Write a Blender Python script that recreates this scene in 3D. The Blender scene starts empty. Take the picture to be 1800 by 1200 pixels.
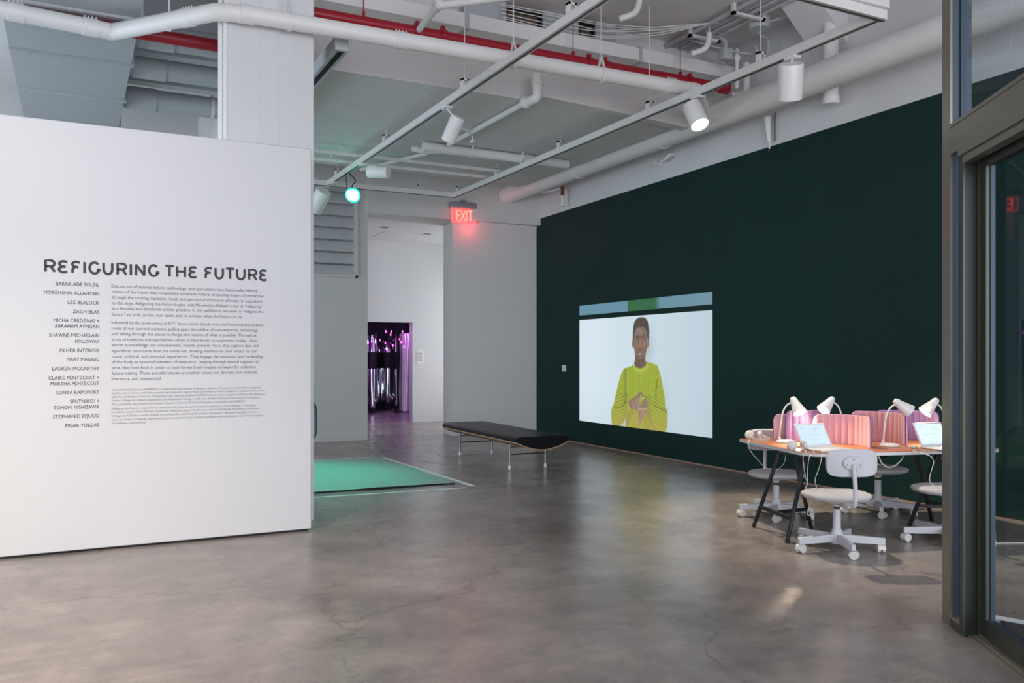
import bpy, bmesh, math, random
import numpy as np
from mathutils import Vector, Matrix
random.seed(7)
PI = math.pi
SC = bpy.context.scene
COL = SC.collection
def R(d): return math.radians(d)

# ---------------------------------------------------------------- camera, world, lights, exposure
YAW = 27.2                       # the camera is turned right of the room's long axis
cam = bpy.data.objects.new('camera', bpy.data.cameras.new('camera'))
COL.objects.link(cam); SC.camera = cam
cam.location = (0, 0, 1.55)
cam.rotation_euler = (R(90), 0, R(-YAW))
cam.data.sensor_width = 36; cam.data.lens = 30.0
cam.data.shift_y = 27/1800
cam.data.clip_start = .05; cam.data.clip_end = 200

SC.view_settings.view_transform = 'Standard'
SC.view_settings.look = 'None'
SC.view_settings.gamma = 1
SC.view_settings.use_curve_mapping = False
SC.view_settings.exposure = 0.0
SC.cycles.max_bounces = 8
SC.cycles.diffuse_bounces = 5
SC.cycles.sample_clamp_indirect = 4
SC.cycles.caustics_reflective = False
SC.cycles.caustics_refractive = False

w = bpy.data.worlds.new('world'); SC.world = w; w.use_nodes = True
w.node_tree.nodes['Background'].inputs[0].default_value = (.62, .74, .92, 1)
w.node_tree.nodes['Background'].inputs[1].default_value = 1.0

def area(name, loc, rot, sx, sy, power, color, spread=180):
    l = bpy.data.lights.new(name, 'AREA'); l.shape = 'RECTANGLE'; l.size = sx; l.size_y = sy
    l.energy = power; l.color = color; l.spread = R(spread)
    o = bpy.data.objects.new(name, l); o.location = loc; o.rotation_euler = rot; COL.objects.link(o); return o
def spot(name, loc, target, power, color, size=60, blend=.6, radius=.05):
    l = bpy.data.lights.new(name, 'SPOT'); l.energy = power; l.color = color
    l.spot_size = R(size); l.spot_blend = blend; l.shadow_soft_size = radius
    o = bpy.data.objects.new(name, l); o.location = loc
    o.rotation_euler = (Vector(target)-Vector(loc)).to_track_quat('-Z', 'Y').to_euler(); COL.objects.link(o); return o
def point(name, loc, power, color, radius=.03):
    l = bpy.data.lights.new(name, 'POINT'); l.energy = power; l.color = color; l.shadow_soft_size = radius
    o = bpy.data.objects.new(name, l); o.location = loc; COL.objects.link(o); return o

# daylight: street windows behind the camera
area('daylight_rear', (1.5, -3.6, 2.5), (R(82), 0, 0), 10.5, 4.2, 720, (.90, .92, 1.0))
area('added_fill_left', (-5.6, 11.2, 2.6), (R(90), 0, R(-90)), 6.5, 4.0, 340, (.72, .86, 1.0))  # added unseen fill that brightens the far bay and the ducts
# gallery spots outside the frame that wash the wall text and the floor
spot('wall_wash_left', (-1.6, 4.6, 4.3), (-.5, 7.6, 1.5), 175, (1, .985, .955), 95, 1, .15)
spot('floor_wash_left', (-1.9, 3.5, 4.3), (-.9, 5.4, 0), 750, (1, .80, .58), 85, 1, .12)
# the inner hall has its own window on the right, out of sight behind the pier
area('daylight_hall', (9.15, 17.5, 2.0), (R(90), 0, R(90)), 2.6, 3.2, 70, (.93, .95, 1))

# ---------------------------------------------------------------- materials
def mat(name, color, rough=.6, metal=0., emit=None, estr=0., noise=0., nscale=8., bump=0., bscale=60., alpha=None,
        trans=0., coat=0., spec=.5, sheen=0.):
    m = bpy.data.materials.new(name); m.use_nodes = True
    nt = m.node_tree; b = nt.nodes['Principled BSDF']
    b.inputs['Base Color'].default_value = (*color, 1); b.inputs['Roughness'].default_value = rough
    b.inputs['Metallic'].default_value = metal; b.inputs['Specular IOR Level'].default_value = spec
    b.inputs['Coat Weight'].default_value = coat; b.inputs['Transmission Weight'].default_value = trans
    b.inputs['Sheen Weight'].default_value = sheen
    if emit: b.inputs['Emission Color'].default_value = (*emit, 1); b.inputs['Emission Strength'].default_value = estr
    tc = nt.nodes.new('ShaderNodeTexCoord')
    if noise:
        n = nt.nodes.new('ShaderNodeTexNoise'); n.inputs['Scale'].default_value = nscale; n.inputs['Detail'].default_value = 5
        nt.links.new(tc.outputs['Object'], n.inputs['Vector'])
        mx = nt.nodes.new('ShaderNodeMix'); mx.data_type = 'RGBA'
        mx.inputs[6].default_value = (*[c*(1-noise) for c in color], 1)
        mx.inputs[7].default_value = (*[min(1, c*(1+noise)) for c in color], 1)
        nt.links.new(n.outputs['Fac'], mx.inputs[0]); nt.links.new(mx.outputs[2], b.inputs['Base Color'])
    if bump:
        n2 = nt.nodes.new('ShaderNodeTexNoise'); n2.inputs['Scale'].default_value = bscale; n2.inputs['Detail'].default_value = 3
        nt.links.new(tc.outputs['Object'], n2.inputs['Vector'])
        bp = nt.nodes.new('ShaderNodeBump'); bp.inputs['Strength'].default_value = bump; bp.inputs['Distance'].default_value = .01
        nt.links.new(n2.outputs['Fac'], bp.inputs['Height']); nt.links.new(bp.outputs['Normal'], b.inputs['Normal'])
    return m
MT = {}
MT['wall'] = mat('painted_drywall', (.68, .68, .685), .7, noise=.03, nscale=1.2, bump=.08, bscale=90)
MT['partition'] = mat('partition_white', (.69, .69, .70), .65, noise=.015, nscale=1, bump=.05, bscale=80)
MT['farwall'] = mat('far_wall_paint', (.60, .585, .565), .7, noise=.02, nscale=1, bump=.05, bscale=60)
MT['ceiling'] = mat('painted_concrete', (.69, .67, .665), .8, noise=.1, nscale=1.6, bump=.35, bscale=14)
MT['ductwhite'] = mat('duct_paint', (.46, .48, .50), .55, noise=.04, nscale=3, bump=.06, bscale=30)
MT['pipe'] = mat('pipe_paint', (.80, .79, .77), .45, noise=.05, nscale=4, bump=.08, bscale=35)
MT['column'] = mat('column_paint', (.70, .70, .71), .65, noise=.03, nscale=2, bump=.25, bscale=22)
MT['sheetmirror'] = mat('dull_mirror_sheet', (.78, .78, .76), .25, .55)
MT['track'] = mat('track_enamel', (.74, .73, .71), .4)
MT['trackslot'] = mat('track_slot', (.08, .08, .08), .6)
MT['red'] = mat('red_pipe_paint', (.36, .008, .022), .35, noise=.15, nscale=6)
MT['green'] = mat('dark_green_paint', (.0056, .0300, .0258), .62, noise=.08, nscale=1.5, bump=.05, bscale=80, spec=.2)
MT['white_plastic'] = mat('white_plastic', (.72, .70, .67), .4)
MT['enamel'] = mat('lamp_enamel', (.8, .8, .79), .35)
MT['fabric'] = mat('seat_fabric', (.56, .54, .56), .9, bump=.3, bscale=400, sheen=.2)
MT['chairback'] = mat('chair_back_shell', (.58, .59, .62), .6, bump=.1, bscale=200)
MT['black'] = mat('black_steel', (.012, .014, .018), .45)
MT['gasket'] = mat('black_gasket', (.006, .006, .008), .7)
MT['chrome'] = mat('chrome', (.38, .38, .37), .16, 1)
MT['leather'] = mat('black_leather', (.006, .007, .009), .36, bump=.12, bscale=120, spec=.25)
MT['ply'] = mat('bent_plywood', (.42, .26, .17), .5, noise=.12, nscale=20)
MT['laminate'] = mat('desk_laminate', (.42, .16, .065), .32, noise=.12, nscale=14)
MT['edge'] = mat('white_desk_edge', (.75, .75, .75), .5)
MT['pink'] = mat('pink_velvet', (.64, .33, .385), .85, sheen=.3, bump=.1, bscale=300)
MT['lilac'] = mat('lilac_velvet', (.42, .25, .47), .85, sheen=.3, bump=.1, bscale=300)
MT['palepink'] = mat('pale_pink_felt', (.68, .44, .46), .9)
MT['trim'] = mat('purple_piping', (.12, .06, .28), .7)
MT['cord'] = mat('white_cord', (.72, .69, .66), .5)
MT['laptop'] = mat('laptop_white', (.82, .82, .82), .35)
MT['key'] = mat('laptop_keys', (.6, .6, .62), .5)
MT['bronze'] = mat('champagne_aluminium', (.28, .262, .22), .34, .75, noise=.05, nscale=2)
MT['olive'] = mat('olive_aluminium', (.085, .092, .075), .42, .6)
MT['reveal'] = mat('reveal_blue_reflection', (.055, .078, .105), .45, .2)  # blue reflected in the post sides, put into the base colour
MT['darkreveal'] = mat('dark_anodised', (.035, .038, .036), .45, .5)
MT['sill'] = mat('threshold_aluminium', (.50, .44, .36), .4, .7)
MT['mat_dark'] = mat('entrance_mat', (.03, .03, .035), .95, noise=.8, nscale=120, bump=1, bscale=200)
MT['rubber'] = mat('green_tinted_grey_mat', (.34, .46, .43), .75, noise=.08, nscale=3, bump=.1, bscale=20)  # grey mat, with some of the lamp's green light put into its colour
MT['rubber_edge'] = mat('mat_underside', (.01, .01, .01), .9)
MT['tape'] = mat('white_floor_tape', (.9, .92, .92), .6)
MT['scuff'] = mat('faded_tape_residue', (.33, .35, .35), .5)
MT['ink'] = mat('dark_vinyl', (.034, .030, .036), .6)
MT['ink2'] = mat('grey_vinyl', (.13, .125, .14), .6)
MT['ink3'] = mat('light_grey_vinyl', (.20, .195, .21), .6)
MT['louvre'] = mat('louvre_grey', (.56, .57, .58), .55)
MT['dark'] = mat('black_void', (.01, .01, .012), .9)
MT['brown'] = mat('brown_board', (.13, .085, .06), .8)
MT['copper'] = mat('bare_pipe_end', (.16, .05, .03), .6)
MT['handrail'] = mat('grey_steel_tube', (.10, .12, .14), .35, .4)
MT['signhouse'] = mat('sign_housing', (.30, .30, .34), .5)
MT['signred'] = mat('sign_letters', (1, .1, .08), .4, emit=(1, .10, .07), estr=5)
MT['signpanel'] = mat('sign_panel', (.55, .28, .30), .35, emit=(1, .16, .15), estr=.55)
MT['signedge'] = mat('sign_lit_edge', (1, .1, .1), .4, emit=(1, .08, .08), estr=2.6)
MT['bulb'] = mat('warm_bulb', (1, .9, .75), .4, emit=(1, .82, .55), estr=14)
MT['bulbwhite'] = mat('spot_lens', (1, 1, 1), .4, emit=(1, .96, .88), estr=14)
MT['greenlens'] = mat('green_lamp_lens', (.6, 1, .9), .4, emit=(.30, 1, .72), estr=16)
MT['greenhalo'] = mat('green_halo_rim', (.0, .6, .35), .4, emit=(.0, .85, .48), estr=1.3)  # rim emission imitates the glow around the lens
MT['magenta'] = mat('magenta_bulb', (1, .2, 1), .4, emit=(1, .12, .9), estr=3.2)
MT['mirror'] = mat('mirror_film', (.80, .80, .86), .07, 1)
MT['blackcloth'] = mat('black_curtain', (.008, .004, .012), .6, sheen=.3)
MT['paper'] = mat('wall_card', (.8, .8, .8), .7)
MT['darkdisc'] = mat('downlight_lens', (.25, .25, .25), .4)
MT['lscreen'] = mat('laptop_screen', (.3, .36, .4), .3, emit=(.48, .60, .68), estr=1.0)
MT['lscreen_b'] = mat('laptop_screen_bright', (.3, .36, .4), .3, emit=(.62, .80, .92), estr=1.0)
MT['lpanel'] = mat('laptop_screen_text', (.2, .25, .3), .3, emit=(.24, .30, .35), estr=1.0)
MT['usb'] = mat('teal_switch', (.35, .5, .48), .5)
MT['frost'] = mat('frosted_film', (.45, .47, .5), .6)

def glass_mat():
    m = bpy.data.materials.new('clear_glazing'); m.use_nodes = True; nt = m.node_tree
    for n in list(nt.nodes): nt.nodes.remove(n)
    o = nt.nodes.new('ShaderNodeOutputMaterial'); t = nt.nodes.new('ShaderNodeBsdfTransparent'); t.inputs[0].default_value = (.86, .9, .92, 1)
    g = nt.nodes.new('ShaderNodeBsdfGlossy'); g.inputs['Roughness'].default_value = .0; g.inputs[0].default_value = (.45, .5, .55, 1)
    f = nt.nodes.new('ShaderNodeFresnel'); f.inputs[0].default_value = 1.52
    mx = nt.nodes.new('ShaderNodeMixShader')
    ge = nt.nodes.new('ShaderNodeNewGeometry'); su = nt.nodes.new('ShaderNodeMath'); su.operation = 'SUBTRACT'; su.inputs[0].default_value = 1
    nt.links.new(ge.outputs['Backfacing'], su.inputs[1]); mu = nt.nodes.new('ShaderNodeMath'); mu.operation = 'MULTIPLY'
    nt.links.new(f.outputs[0], mu.inputs[0]); nt.links.new(su.outputs[0], mu.inputs[1]); nt.links.new(mu.outputs[0], mx.inputs[0]); nt.links.new(t.outputs[0], mx.inputs[1]); nt.links.new(g.outputs[0], mx.inputs[2])
    nt.links.new(mx.outputs[0], o.inputs[0]); return m
MT['glass'] = glass_mat()

def floor_mat():
    m = bpy.data.materials.new('polished_concrete'); m.use_nodes = True; nt = m.node_tree; b = nt.nodes['Principled BSDF']
    L = nt.links.new; tc = nt.nodes.new('ShaderNodeTexCoord')
    def noise(scale, detail, rough=.55, dist=0, vec=None):
        n = nt.nodes.new('ShaderNodeTexNoise'); n.inputs['Scale'].default_value = scale; n.inputs['Detail'].default_value = detail
        n.inputs['Roughness'].default_value = rough; n.inputs['Distortion'].default_value = dist
        L(vec or tc.outputs['Object'], n.inputs['Vector']); return n
    def ramp(src, stops):
        r = nt.nodes.new('ShaderNodeValToRGB'); e = r.color_ramp.elements
        e[0].position, e[0].color = stops[0][0], (*stops[0][1], 1); e[1].position, e[1].color = stops[-1][0], (*stops[-1][1], 1)
        for p, c in stops[1:-1]:
            k = e.new(p); k.color = (*c, 1)
        L(src, r.inputs[0]); return r
    def mixc(kind, fac, a, bb):
        x = nt.nodes.new('ShaderNodeMix'); x.data_type = 'RGBA'; x.blend_type = kind
        if isinstance(fac, float): x.inputs[0].default_value = fac
        else: L(fac, x.inputs[0])
        L(a, x.inputs[6]); L(bb, x.inputs[7]); return x.outputs[2]
    big = ramp(noise(.55, 6, .6, .6).outputs['Fac'], [(.30, (.195, .162, .146)), (.5, (.28, .243, .222)), (.72, (.38, .336, .308))])
    mid = ramp(noise(2.6, 9, .7, .4).outputs['Fac'], [(.34, (.38, .38, .39)), (.52, (.52, .515, .51)), (.68, (.68, .66, .64))])
    c = mixc('OVERLAY', .85, big.outputs[0], mid.outputs[0])
    fine = ramp(noise(38, 4, .7).outputs['Fac'], [(.35, (.44, .44, .44)), (.68, (.56, .56, .56))])
    c = mixc('OVERLAY', .6, c, fine.outputs[0])
    # hairline cracks
    dn = noise(1.1, 4, .6)
    vm = nt.nodes.new('ShaderNodeVectorMath'); vm.operation = 'MULTIPLY_ADD'
    L(dn.outputs['Color'], vm.inputs[0]); vm.inputs[1].default_value = (1.4, 1.4, 0); L(tc.outputs['Object'], vm.inputs[2])
    v = nt.nodes.new('ShaderNodeTexVoronoi'); v.feature = 'DISTANCE_TO_EDGE'; v.inputs['Scale'].default_value = .42
    L(vm.outputs[0], v.inputs['Vector'])
    ck = ramp(v.outputs['Distance'], [(0, (.36, .33, .31)), (.006, (1, 1, 1))])
    c = mixc('MULTIPLY', .5, c, ck.outputs[0])
    # pale flecks of old paint
    fl = ramp(noise(9, 3, .5).outputs['Fac'], [(.72, (0, 0, 0)), (.77, (1, 1, 1))])
    light = nt.nodes.new('ShaderNodeRGB'); light.outputs[0].default_value = (.30, .28, .26, 1)
    fm = nt.nodes.new('ShaderNodeMath'); fm.operation = 'MULTIPLY'; fm.inputs[1].default_value = .45; L(fl.outputs[0], fm.inputs[0])
    c = mixc('MIX', fm.outputs[0], c, light.outputs[0])
    mp = nt.nodes.new('ShaderNodeMapping'); mp.inputs['Rotation'].default_value = (0, 0, .5); mp.inputs['Scale'].default_value = (.6, 5, 1); L(tc.outputs['Object'], mp.inputs[0])
    st = ramp(noise(2.2, 7, .72, .3, mp.outputs[0]).outputs['Fac'], [(.3, (.43, .43, .435)), (.7, (.57, .565, .56))]); c = mixc('OVERLAY', .8, c, st.outputs[0])
    L(c, b.inputs['Base Color'])
    rr = nt.nodes.new('ShaderNodeMapRange'); rr.inputs[3].default_value = .19; rr.inputs[4].default_value = .36
    L(noise(1.7, 5, .6).outputs['Fac'], rr.inputs[0]); L(rr.outputs[0], b.inputs['Roughness'])
    b.inputs['Specular IOR Level'].default_value = .62
    bp = nt.nodes.new('ShaderNodeBump'); bp.inputs['Strength'].default_value = .10; bp.inputs['Distance'].default_value = .02
    L(noise(5, 6, .6).outputs['Fac'], bp.inputs['Height']); L(bp.outputs['Normal'], b.inputs['Normal'])
    return m
MT['floor'] = floor_mat()

# ---------------------------------------------------------------- mesh helpers
class M:
    def __init__(s): s.b = bmesh.new(); s.mats = []; s.cur = 0
    def use(s, name):
        if name not in s.mats: s.mats.append(name)
        s.cur = s.mats.index(name); return s
    def _tag(s, faces):
        for f in faces: f.material_index = s.cur
    def box(s, x0, x1, y0, y1, z0, z1, bev=0, seg=2, mt=None):
        g = bmesh.ops.create_cube(s.b, size=1); vs = g['verts']
        for v in vs:
            v.co = Vector((x0+(v.co.x+.5)*(x1-x0), y0+(v.co.y+.5)*(y1-y0), z0+(v.co.z+.5)*(z1-z0)))
        fs = set(f for v in vs for f in v.link_faces); s._tag(fs)
        if bev:
            es = list(set(e for v in vs for e in v.link_edges))
            r = bmesh.ops.bevel(s.b, geom=es, offset=bev, segments=seg, affect='EDGES', profile=.5); s._tag(r['faces'])
            vs = list(set(v for f in r['faces'] for v in f.verts) | set(v for v in vs if v.is_valid))
        if mt is not None:
            for v in vs:
                if v.is_valid: v.co = mt @ v.co
        return s
    def loft(s, rings, closed=True, cap=True, loop=False):
        vr = [[s.b.verts.new(p) for p in r] for r in rings]; n = len(vr[0]); fs = []
        pairs = list(zip(vr, vr[1:])) + ([(vr[-1], vr[0])] if loop else [])
        for a, c in pairs:
            for i in range(n if closed else n-1):
                j = (i+1) % n
                try: fs.append(s.b.faces.new((a[i], a[j], c[j], c[i])))
                except ValueError: pass
        if cap and closed and not loop:
            for r in (list(reversed(vr[0])), vr[-1]):
                try: fs.append(s.b.faces.new(r))
                except ValueError: pass
        s._tag(fs); return s
    def tube(s, pts, r, seg=10, loop=False, cap=True):
        pts = [Vector(p) for p in pts]; n = len(pts); rings = []; up = None
        for i, p in enumerate(pts):
            a = pts[(i-1) % n] if (loop or i) else p; c = pts[(i+1) % n] if (loop or i < n-1) else p
            t = (c-a).normalized()
            if up is None: up = Vector((0, 0, 1)) if abs(t.z) < .9 else Vector((0, 1, 0))
            x = t.cross(up).normalized(); up = x.cross(t).normalized()
            rr = r[i] if isinstance(r, (list, tuple)) else r
            rings.append([p + (x*math.cos(2*PI*k/seg)+up*math.sin(2*PI*k/seg))*rr for k in range(seg)])
        return s.loft(rings, True, cap, loop)
    def lathe(s, prof, seg=20, mt=None, cap=True):
        rings = [[Vector((r*math.cos(2*PI*k/seg), r*math.sin(2*PI*k/seg), z)) for k in range(seg)] for r, z in prof]
        if mt is not None: rings = [[mt @ p for p in r] for r in rings]
        return s.loft(rings, True, cap)
    def prism(s, poly, z0, z1, mt=None):
        a = [Vector((x, y, z0)) for x, y in poly]; c = [Vector((x, y, z1)) for x, y in poly]
        if mt is not None: a = [mt @ p for p in a]; c = [mt @ p for p in c]
        return s.loft([a, c])
    def bar(s, p0, p1, w, h, up=(0, 0, 1), bev=0):
        p0 = Vector(p0); p1 = Vector(p1); t = (p1-p0); L = t.length; t.normalize()
        u = Vector(up)
        if abs(t.dot(u)) > .98: u = Vector((0, 1, 0))
        x = t.cross(u).normalized(); z = x.cross(t).normalized()
        m = Matrix((x, t, z)).transposed().to_4x4(); m.translation = (p0+p1)/2
        return s.box(-w/2, w/2, -L/2, L/2, -h/2, h/2, bev, 2, m)
    def quad(s, *p):
        s._tag([s.b.faces.new([s.b.verts.new(v) for v in p])]); return s
def rot_to(d, loc=(0, 0, 0)):
    q = Vector(d).normalized().to_track_quat('Z', 'Y').to_matrix().to_4x4(); q.translation = Vector(loc); return q
def make(name, m, mtl=None, parent=None, smooth=True, origin=None, world=True):
    """Link the collected geometry as one object; coordinates are world coordinates unless world is False."""
    me = bpy.data.meshes.new(name)
    bmesh.ops.recalc_face_normals(m.b, faces=m.b.faces[:]) if mtl != 'nofix' else None
    m.b.to_mesh(me); m.b.free()
    for k in (m.mats or [mtl]): me.materials.append(MT[k] if isinstance(k, str) else k)
    o = bpy.data.objects.new(name, me); COL.objects.link(o)
    if parent is not None:
        if world: me.transform(world_of(parent).inverted())
        o.parent = parent
    elif origin is not None:
        me.transform(Matrix.Translation(-Vector(origin))); o.location = origin
    if smooth:
        me.polygons.foreach_set('use_smooth', [True]*len(me.polygons)); me.set_sharp_from_angle(angle=R(38))
    return o
def world_of(o):
    m = Matrix.LocRotScale(o.location, o.rotation_euler.to_quaternion(), o.scale)
    return (world_of(o.parent) @ m) if o.parent else m
def tag(o, label=None, cat=None, group=None, kind=None):
    if label: o['label'] = label
    if cat: o['category'] = cat
    if group: o['group'] = group
    if kind: o['kind'] = kind
    return o
def thing(name, label, cat, loc=(0, 0, 0), rz=0, group=None):
    o = bpy.data.objects.new(name, None); o.empty_display_size = .05; COL.objects.link(o)
    o.location = loc; o.rotation_euler = (0, 0, rz); return tag(o, label, cat, group)
def single(name, m, mtl, label, cat, group=None, origin=None):
    return tag(make(name, m, mtl, origin=origin), label, cat, group)
def struct(name, m, mtl, parent=None, label=None):
    o = make(name, m, mtl, parent); tag(o, label, None, None, None if parent else 'structure'); return o
def copy_tree(o, parent=None):
    c = o.copy(); COL.objects.link(c); c.parent = parent
    for ch in list(o.children): copy_tree(ch, c)
    return c
def arc(c, r, a0, a1, n, f=lambda x, y: (x, y)):
    return [f(c[0]+r*math.cos(R(a0+(a1-a0)*i/n)), c[1]+r*math.sin(R(a0+(a1-a0)*i/n))) for i in range(n+1)]
def smooth_path(pts, n=8):
    pts = [Vector(p) for p in pts]; P = [pts[0]*2-pts[1]]+pts+[pts[-1]*2-pts[-2]]; out = []
    for i in range(1, len(P)-2):
        a, b, c, d = P[i-1:i+3]
        for k in range(n):
            t = k/n; out.append(.5*((2*b)+(c-a)*t+(2*a-5*b+4*c-d)*t*t+(3*b-a-3*c+d)*t**3))
    out.append(pts[-1]); return out

# ---------------------------------------------------------------- the room
WX = lambda y: 7.80+.023*y                       # inner face of the right-hand wall
struct('floor', M().box(-6.5, 10.5, -4.0, 27, -.1, 0), 'floor')
# right wall: dark green paint up to 4.26 m, white paint above
def wallstrip(y0, y1, z0, z1, t=.2, off=0):
    m = M(); m.loft([[(WX(y0)+off, y0, z0), (WX(y0)+off+t, y0, z0), (WX(y0)+off+t, y0, z1), (WX(y0)+off, y0, z1)],
                     [(WX(y1)+off, y1, z0), (WX(y1)+off+t, y1, z0), (WX(y1)+off+t, y1, z1), (WX(y1)+off, y1, z1)]]); return m
struct('wall_right', wallstrip(-4, 14.9, .012, 4.26), 'green')
struct('wall_right', wallstrip(-4, 15.6, 4.26, 5.8), 'wall')
struct('baseboard_right', wallstrip(-4, 14.78, 0, .014, .02, -.02), 'ply')
# far wall with the tall opening, bulkhead and louvre
struct('wall_far', M().box(-6.4, 3.65, 15.45, 15.7, 0, 5.8).box(3.65, 4.66, 15.45, 15.7, 0, 3.05).box(3.65, 4.66, 15.45, 15.7, 4.66, 5.8)
       .box(4.66, 4.90, 15.45, 15.7, 0, 5.8).box(3.6, 4.7, 15.72, 15.8, 2.9, 4.8), 'farwall')
struct('wall_far', M().loft([[(6.62, 15.44, 0), (8.14, 14.78, 0), (8.4, 15.2, 0), (6.62, 15.9, 0)],
                             [(6.62, 15.44, 4.2), (8.14, 14.78, 4.2), (8.4, 15.2, 4.2), (6.62, 15.9, 4.2)]]), 'farwall')
struct('wall_far', M().loft([[(4.90, 15.40, 4.24), (6.62, 15.36, 4.24), (8.15, 14.60, 4.12), (8.3, 15.9, 4.12), (4.9, 15.9, 4.24)],
                             [(4.90, 15.40, 5.8), (6.62, 15.36, 5.8), (8.15, 14.60, 5.8), (8.3, 15.9, 5.8), (4.9, 15.9, 5.8)]]), 'farwall')
struct('baseboard_far', M().box(2.0, 4.88, 15.42, 15.45, 0, .09), 'farwall')
struct('wall_side', M().box(-6.5, -6.3, -4, 8, 0, 5.8).box(-6.5, -6.3, 14.6, 15.6, 0, 5.8).box(-6.5, -6.3, 8, 14.6, 4.7, 5.8), 'wall')
struct('wall_rear', M().box(-6.4, -4, -4.1, -4, 0, 5.8).box(7, 8.2, -4.1, -4, 0, 5.8).box(-4, 7, -4.1, -4, 4.8, 5.8), 'wall')
# ceiling: slab of the near bay, cross beam, lower soffit of the far bay, recess at the far wall
struct('ceiling', M().box(-6.4, 8.4, -4, 9.14, 5.735, 5.95), 'ceiling')
struct('ceiling', M().box(-6.4, 2.0, 9.14, 15.6, 5.73, 5.95), 'ceiling')
beam = struct('ceiling_beam', M().box(1.9, 7.3, 9.14, 9.6, 4.67, 5.74).box(7.3, 8.05, 9.14, 9.6, 4.93, 5.74), 'ceiling')
m = M()
m.prism([(2.0, 9.6), (7.28, 9.6), (7.28, 13.9), (6.6, 13.75), (4.85, 13.68), (2.0, 13.68)], 4.67, 4.80)
struct('ceiling', m, 'ceiling')
struct('ceiling', M().box(2.0, 8.1, 9.6, 15.5, 5.12, 5.3), 'ceiling')
struct('trim_1', M().box(1.9, 2.0, 9.6, 15.45, 4.67, 5.8), 'ceiling')
# haunched corners where the beam meets the slab, and the shelf of boxed steel along its face
m = M()
m.loft([[(4.95, 9.14, 4.67), (5.75, 9.14, 4.67), (7.25, 9.14, 4.58), (7.25, 9.14, 4.95), (4.95, 9.14, 4.72)],
        [(4.95, 8.98, 4.69), (5.75, 8.98, 4.66), (7.25, 8.98, 4.58), (7.25, 8.98, 4.9), (4.95, 8.98, 4.72)]])
make('haunch', m, 'ceiling', beam)
make('haunch', M().loft([[(7.35, 7.0, 5.74), (8.0, 7.0, 5.74), (8.0, 7.0, 5.15)], [(7.35, 7.5, 5.74), (8.0, 7.5, 5.74), (8.0, 7.5, 5.15)]]), 'ceiling', beam)

# inner hall seen through the opening
struct('wall_inner', M().box(4.0, 6.0, 19.1, 19.3, 0, 4.4).box(7.16, 9.4, 19.1, 19.3, 0, 4.4).box(6.0, 7.16, 19.1, 19.3, 2.365, 4.4), 'wall')
struct('wall_inner', M().box(9.2, 9.4, 15.9, 19.1, 0, 4.4).box(4.0, 4.2, 15.7, 19.1, 0, 4.4), 'partition')
hc = struct('ceiling', M().box(4.0, 9.4, 15.9, 19.3, 4.245, 4.4), 'partition')
for (x, y) in ((6.3, 18.1), (5.75, 17.0), (6.9, 17.5), (7.6, 16.9)):
    make('recessed_light', M().lathe([(.075, 4.243), (.085, 4.235), (.085, 4.245)], 20, Matrix.Translation((x, y, 0))), 'darkdisc', hc)
make('access_panel', M().box(5.95, 7.0, 17.55, 18.6, 4.236, 4.246), 'partition', hc)

# ---------------------------------------------------------------- freestanding white text wall
pw = struct('wall_left', M().box(-4.2, 1.888, 7.59, 7.80, .018, 3.405, .006, 1), 'partition')
make('skid', M().box(-4.15, 1.86, 7.61, 7.78, 0, .018), 'gasket', pw)
TY = 7.588                                         # face the lettering is laid on
def stroke(m, pts, w, y=TY, th=.0012, round_=False):
    """Flat stroke in the wall plane: pts are (x, z)."""
    P = [Vector((p[0], p[1])) for p in pts]; P = [p for i, p in enumerate(P) if i == 0 or (p-P[i-1]).length > 1e-5]; n = len(P); Ls = []; Rs = []
    for i in range(n):
        a = P[max(i-1, 0)]; c = P[min(i+1, n-1)]; t = (c-a)
        if t.length < 1e-9: t = Vector((1, 0))
        t.normalize(); nn = Vector((-t.y, t.x)); k = 1.0
        if 0 < i < n-1:
            t1 = (P[i]-P[i-1]).normalized(); k = 1/max(.55, abs(t.dot(t1)))
        Ls.append(P[i]+nn*w/2*k); Rs.append(P[i]-nn*w/2*k)
    m.k = getattr(m, 'k', 0)+1; y = y-.00022*(m.k % 5)            # overlapping strokes never share a plane
    m.loft([[(l.x, y, l.y), (r.x, y, r.y), (r.x, y-th, r.y), (l.x, y-th, l.y)] for l, r in zip(Ls, Rs)])
def A_(cx, cz, rx, rz, a0, a1, n=12): return [(cx+rx*math.cos(R(a0+(a1-a0)*i/n)), cz+rz*math.sin(R(a0+(a1-a0)*i/n))) for i in range(n+1)]
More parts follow.
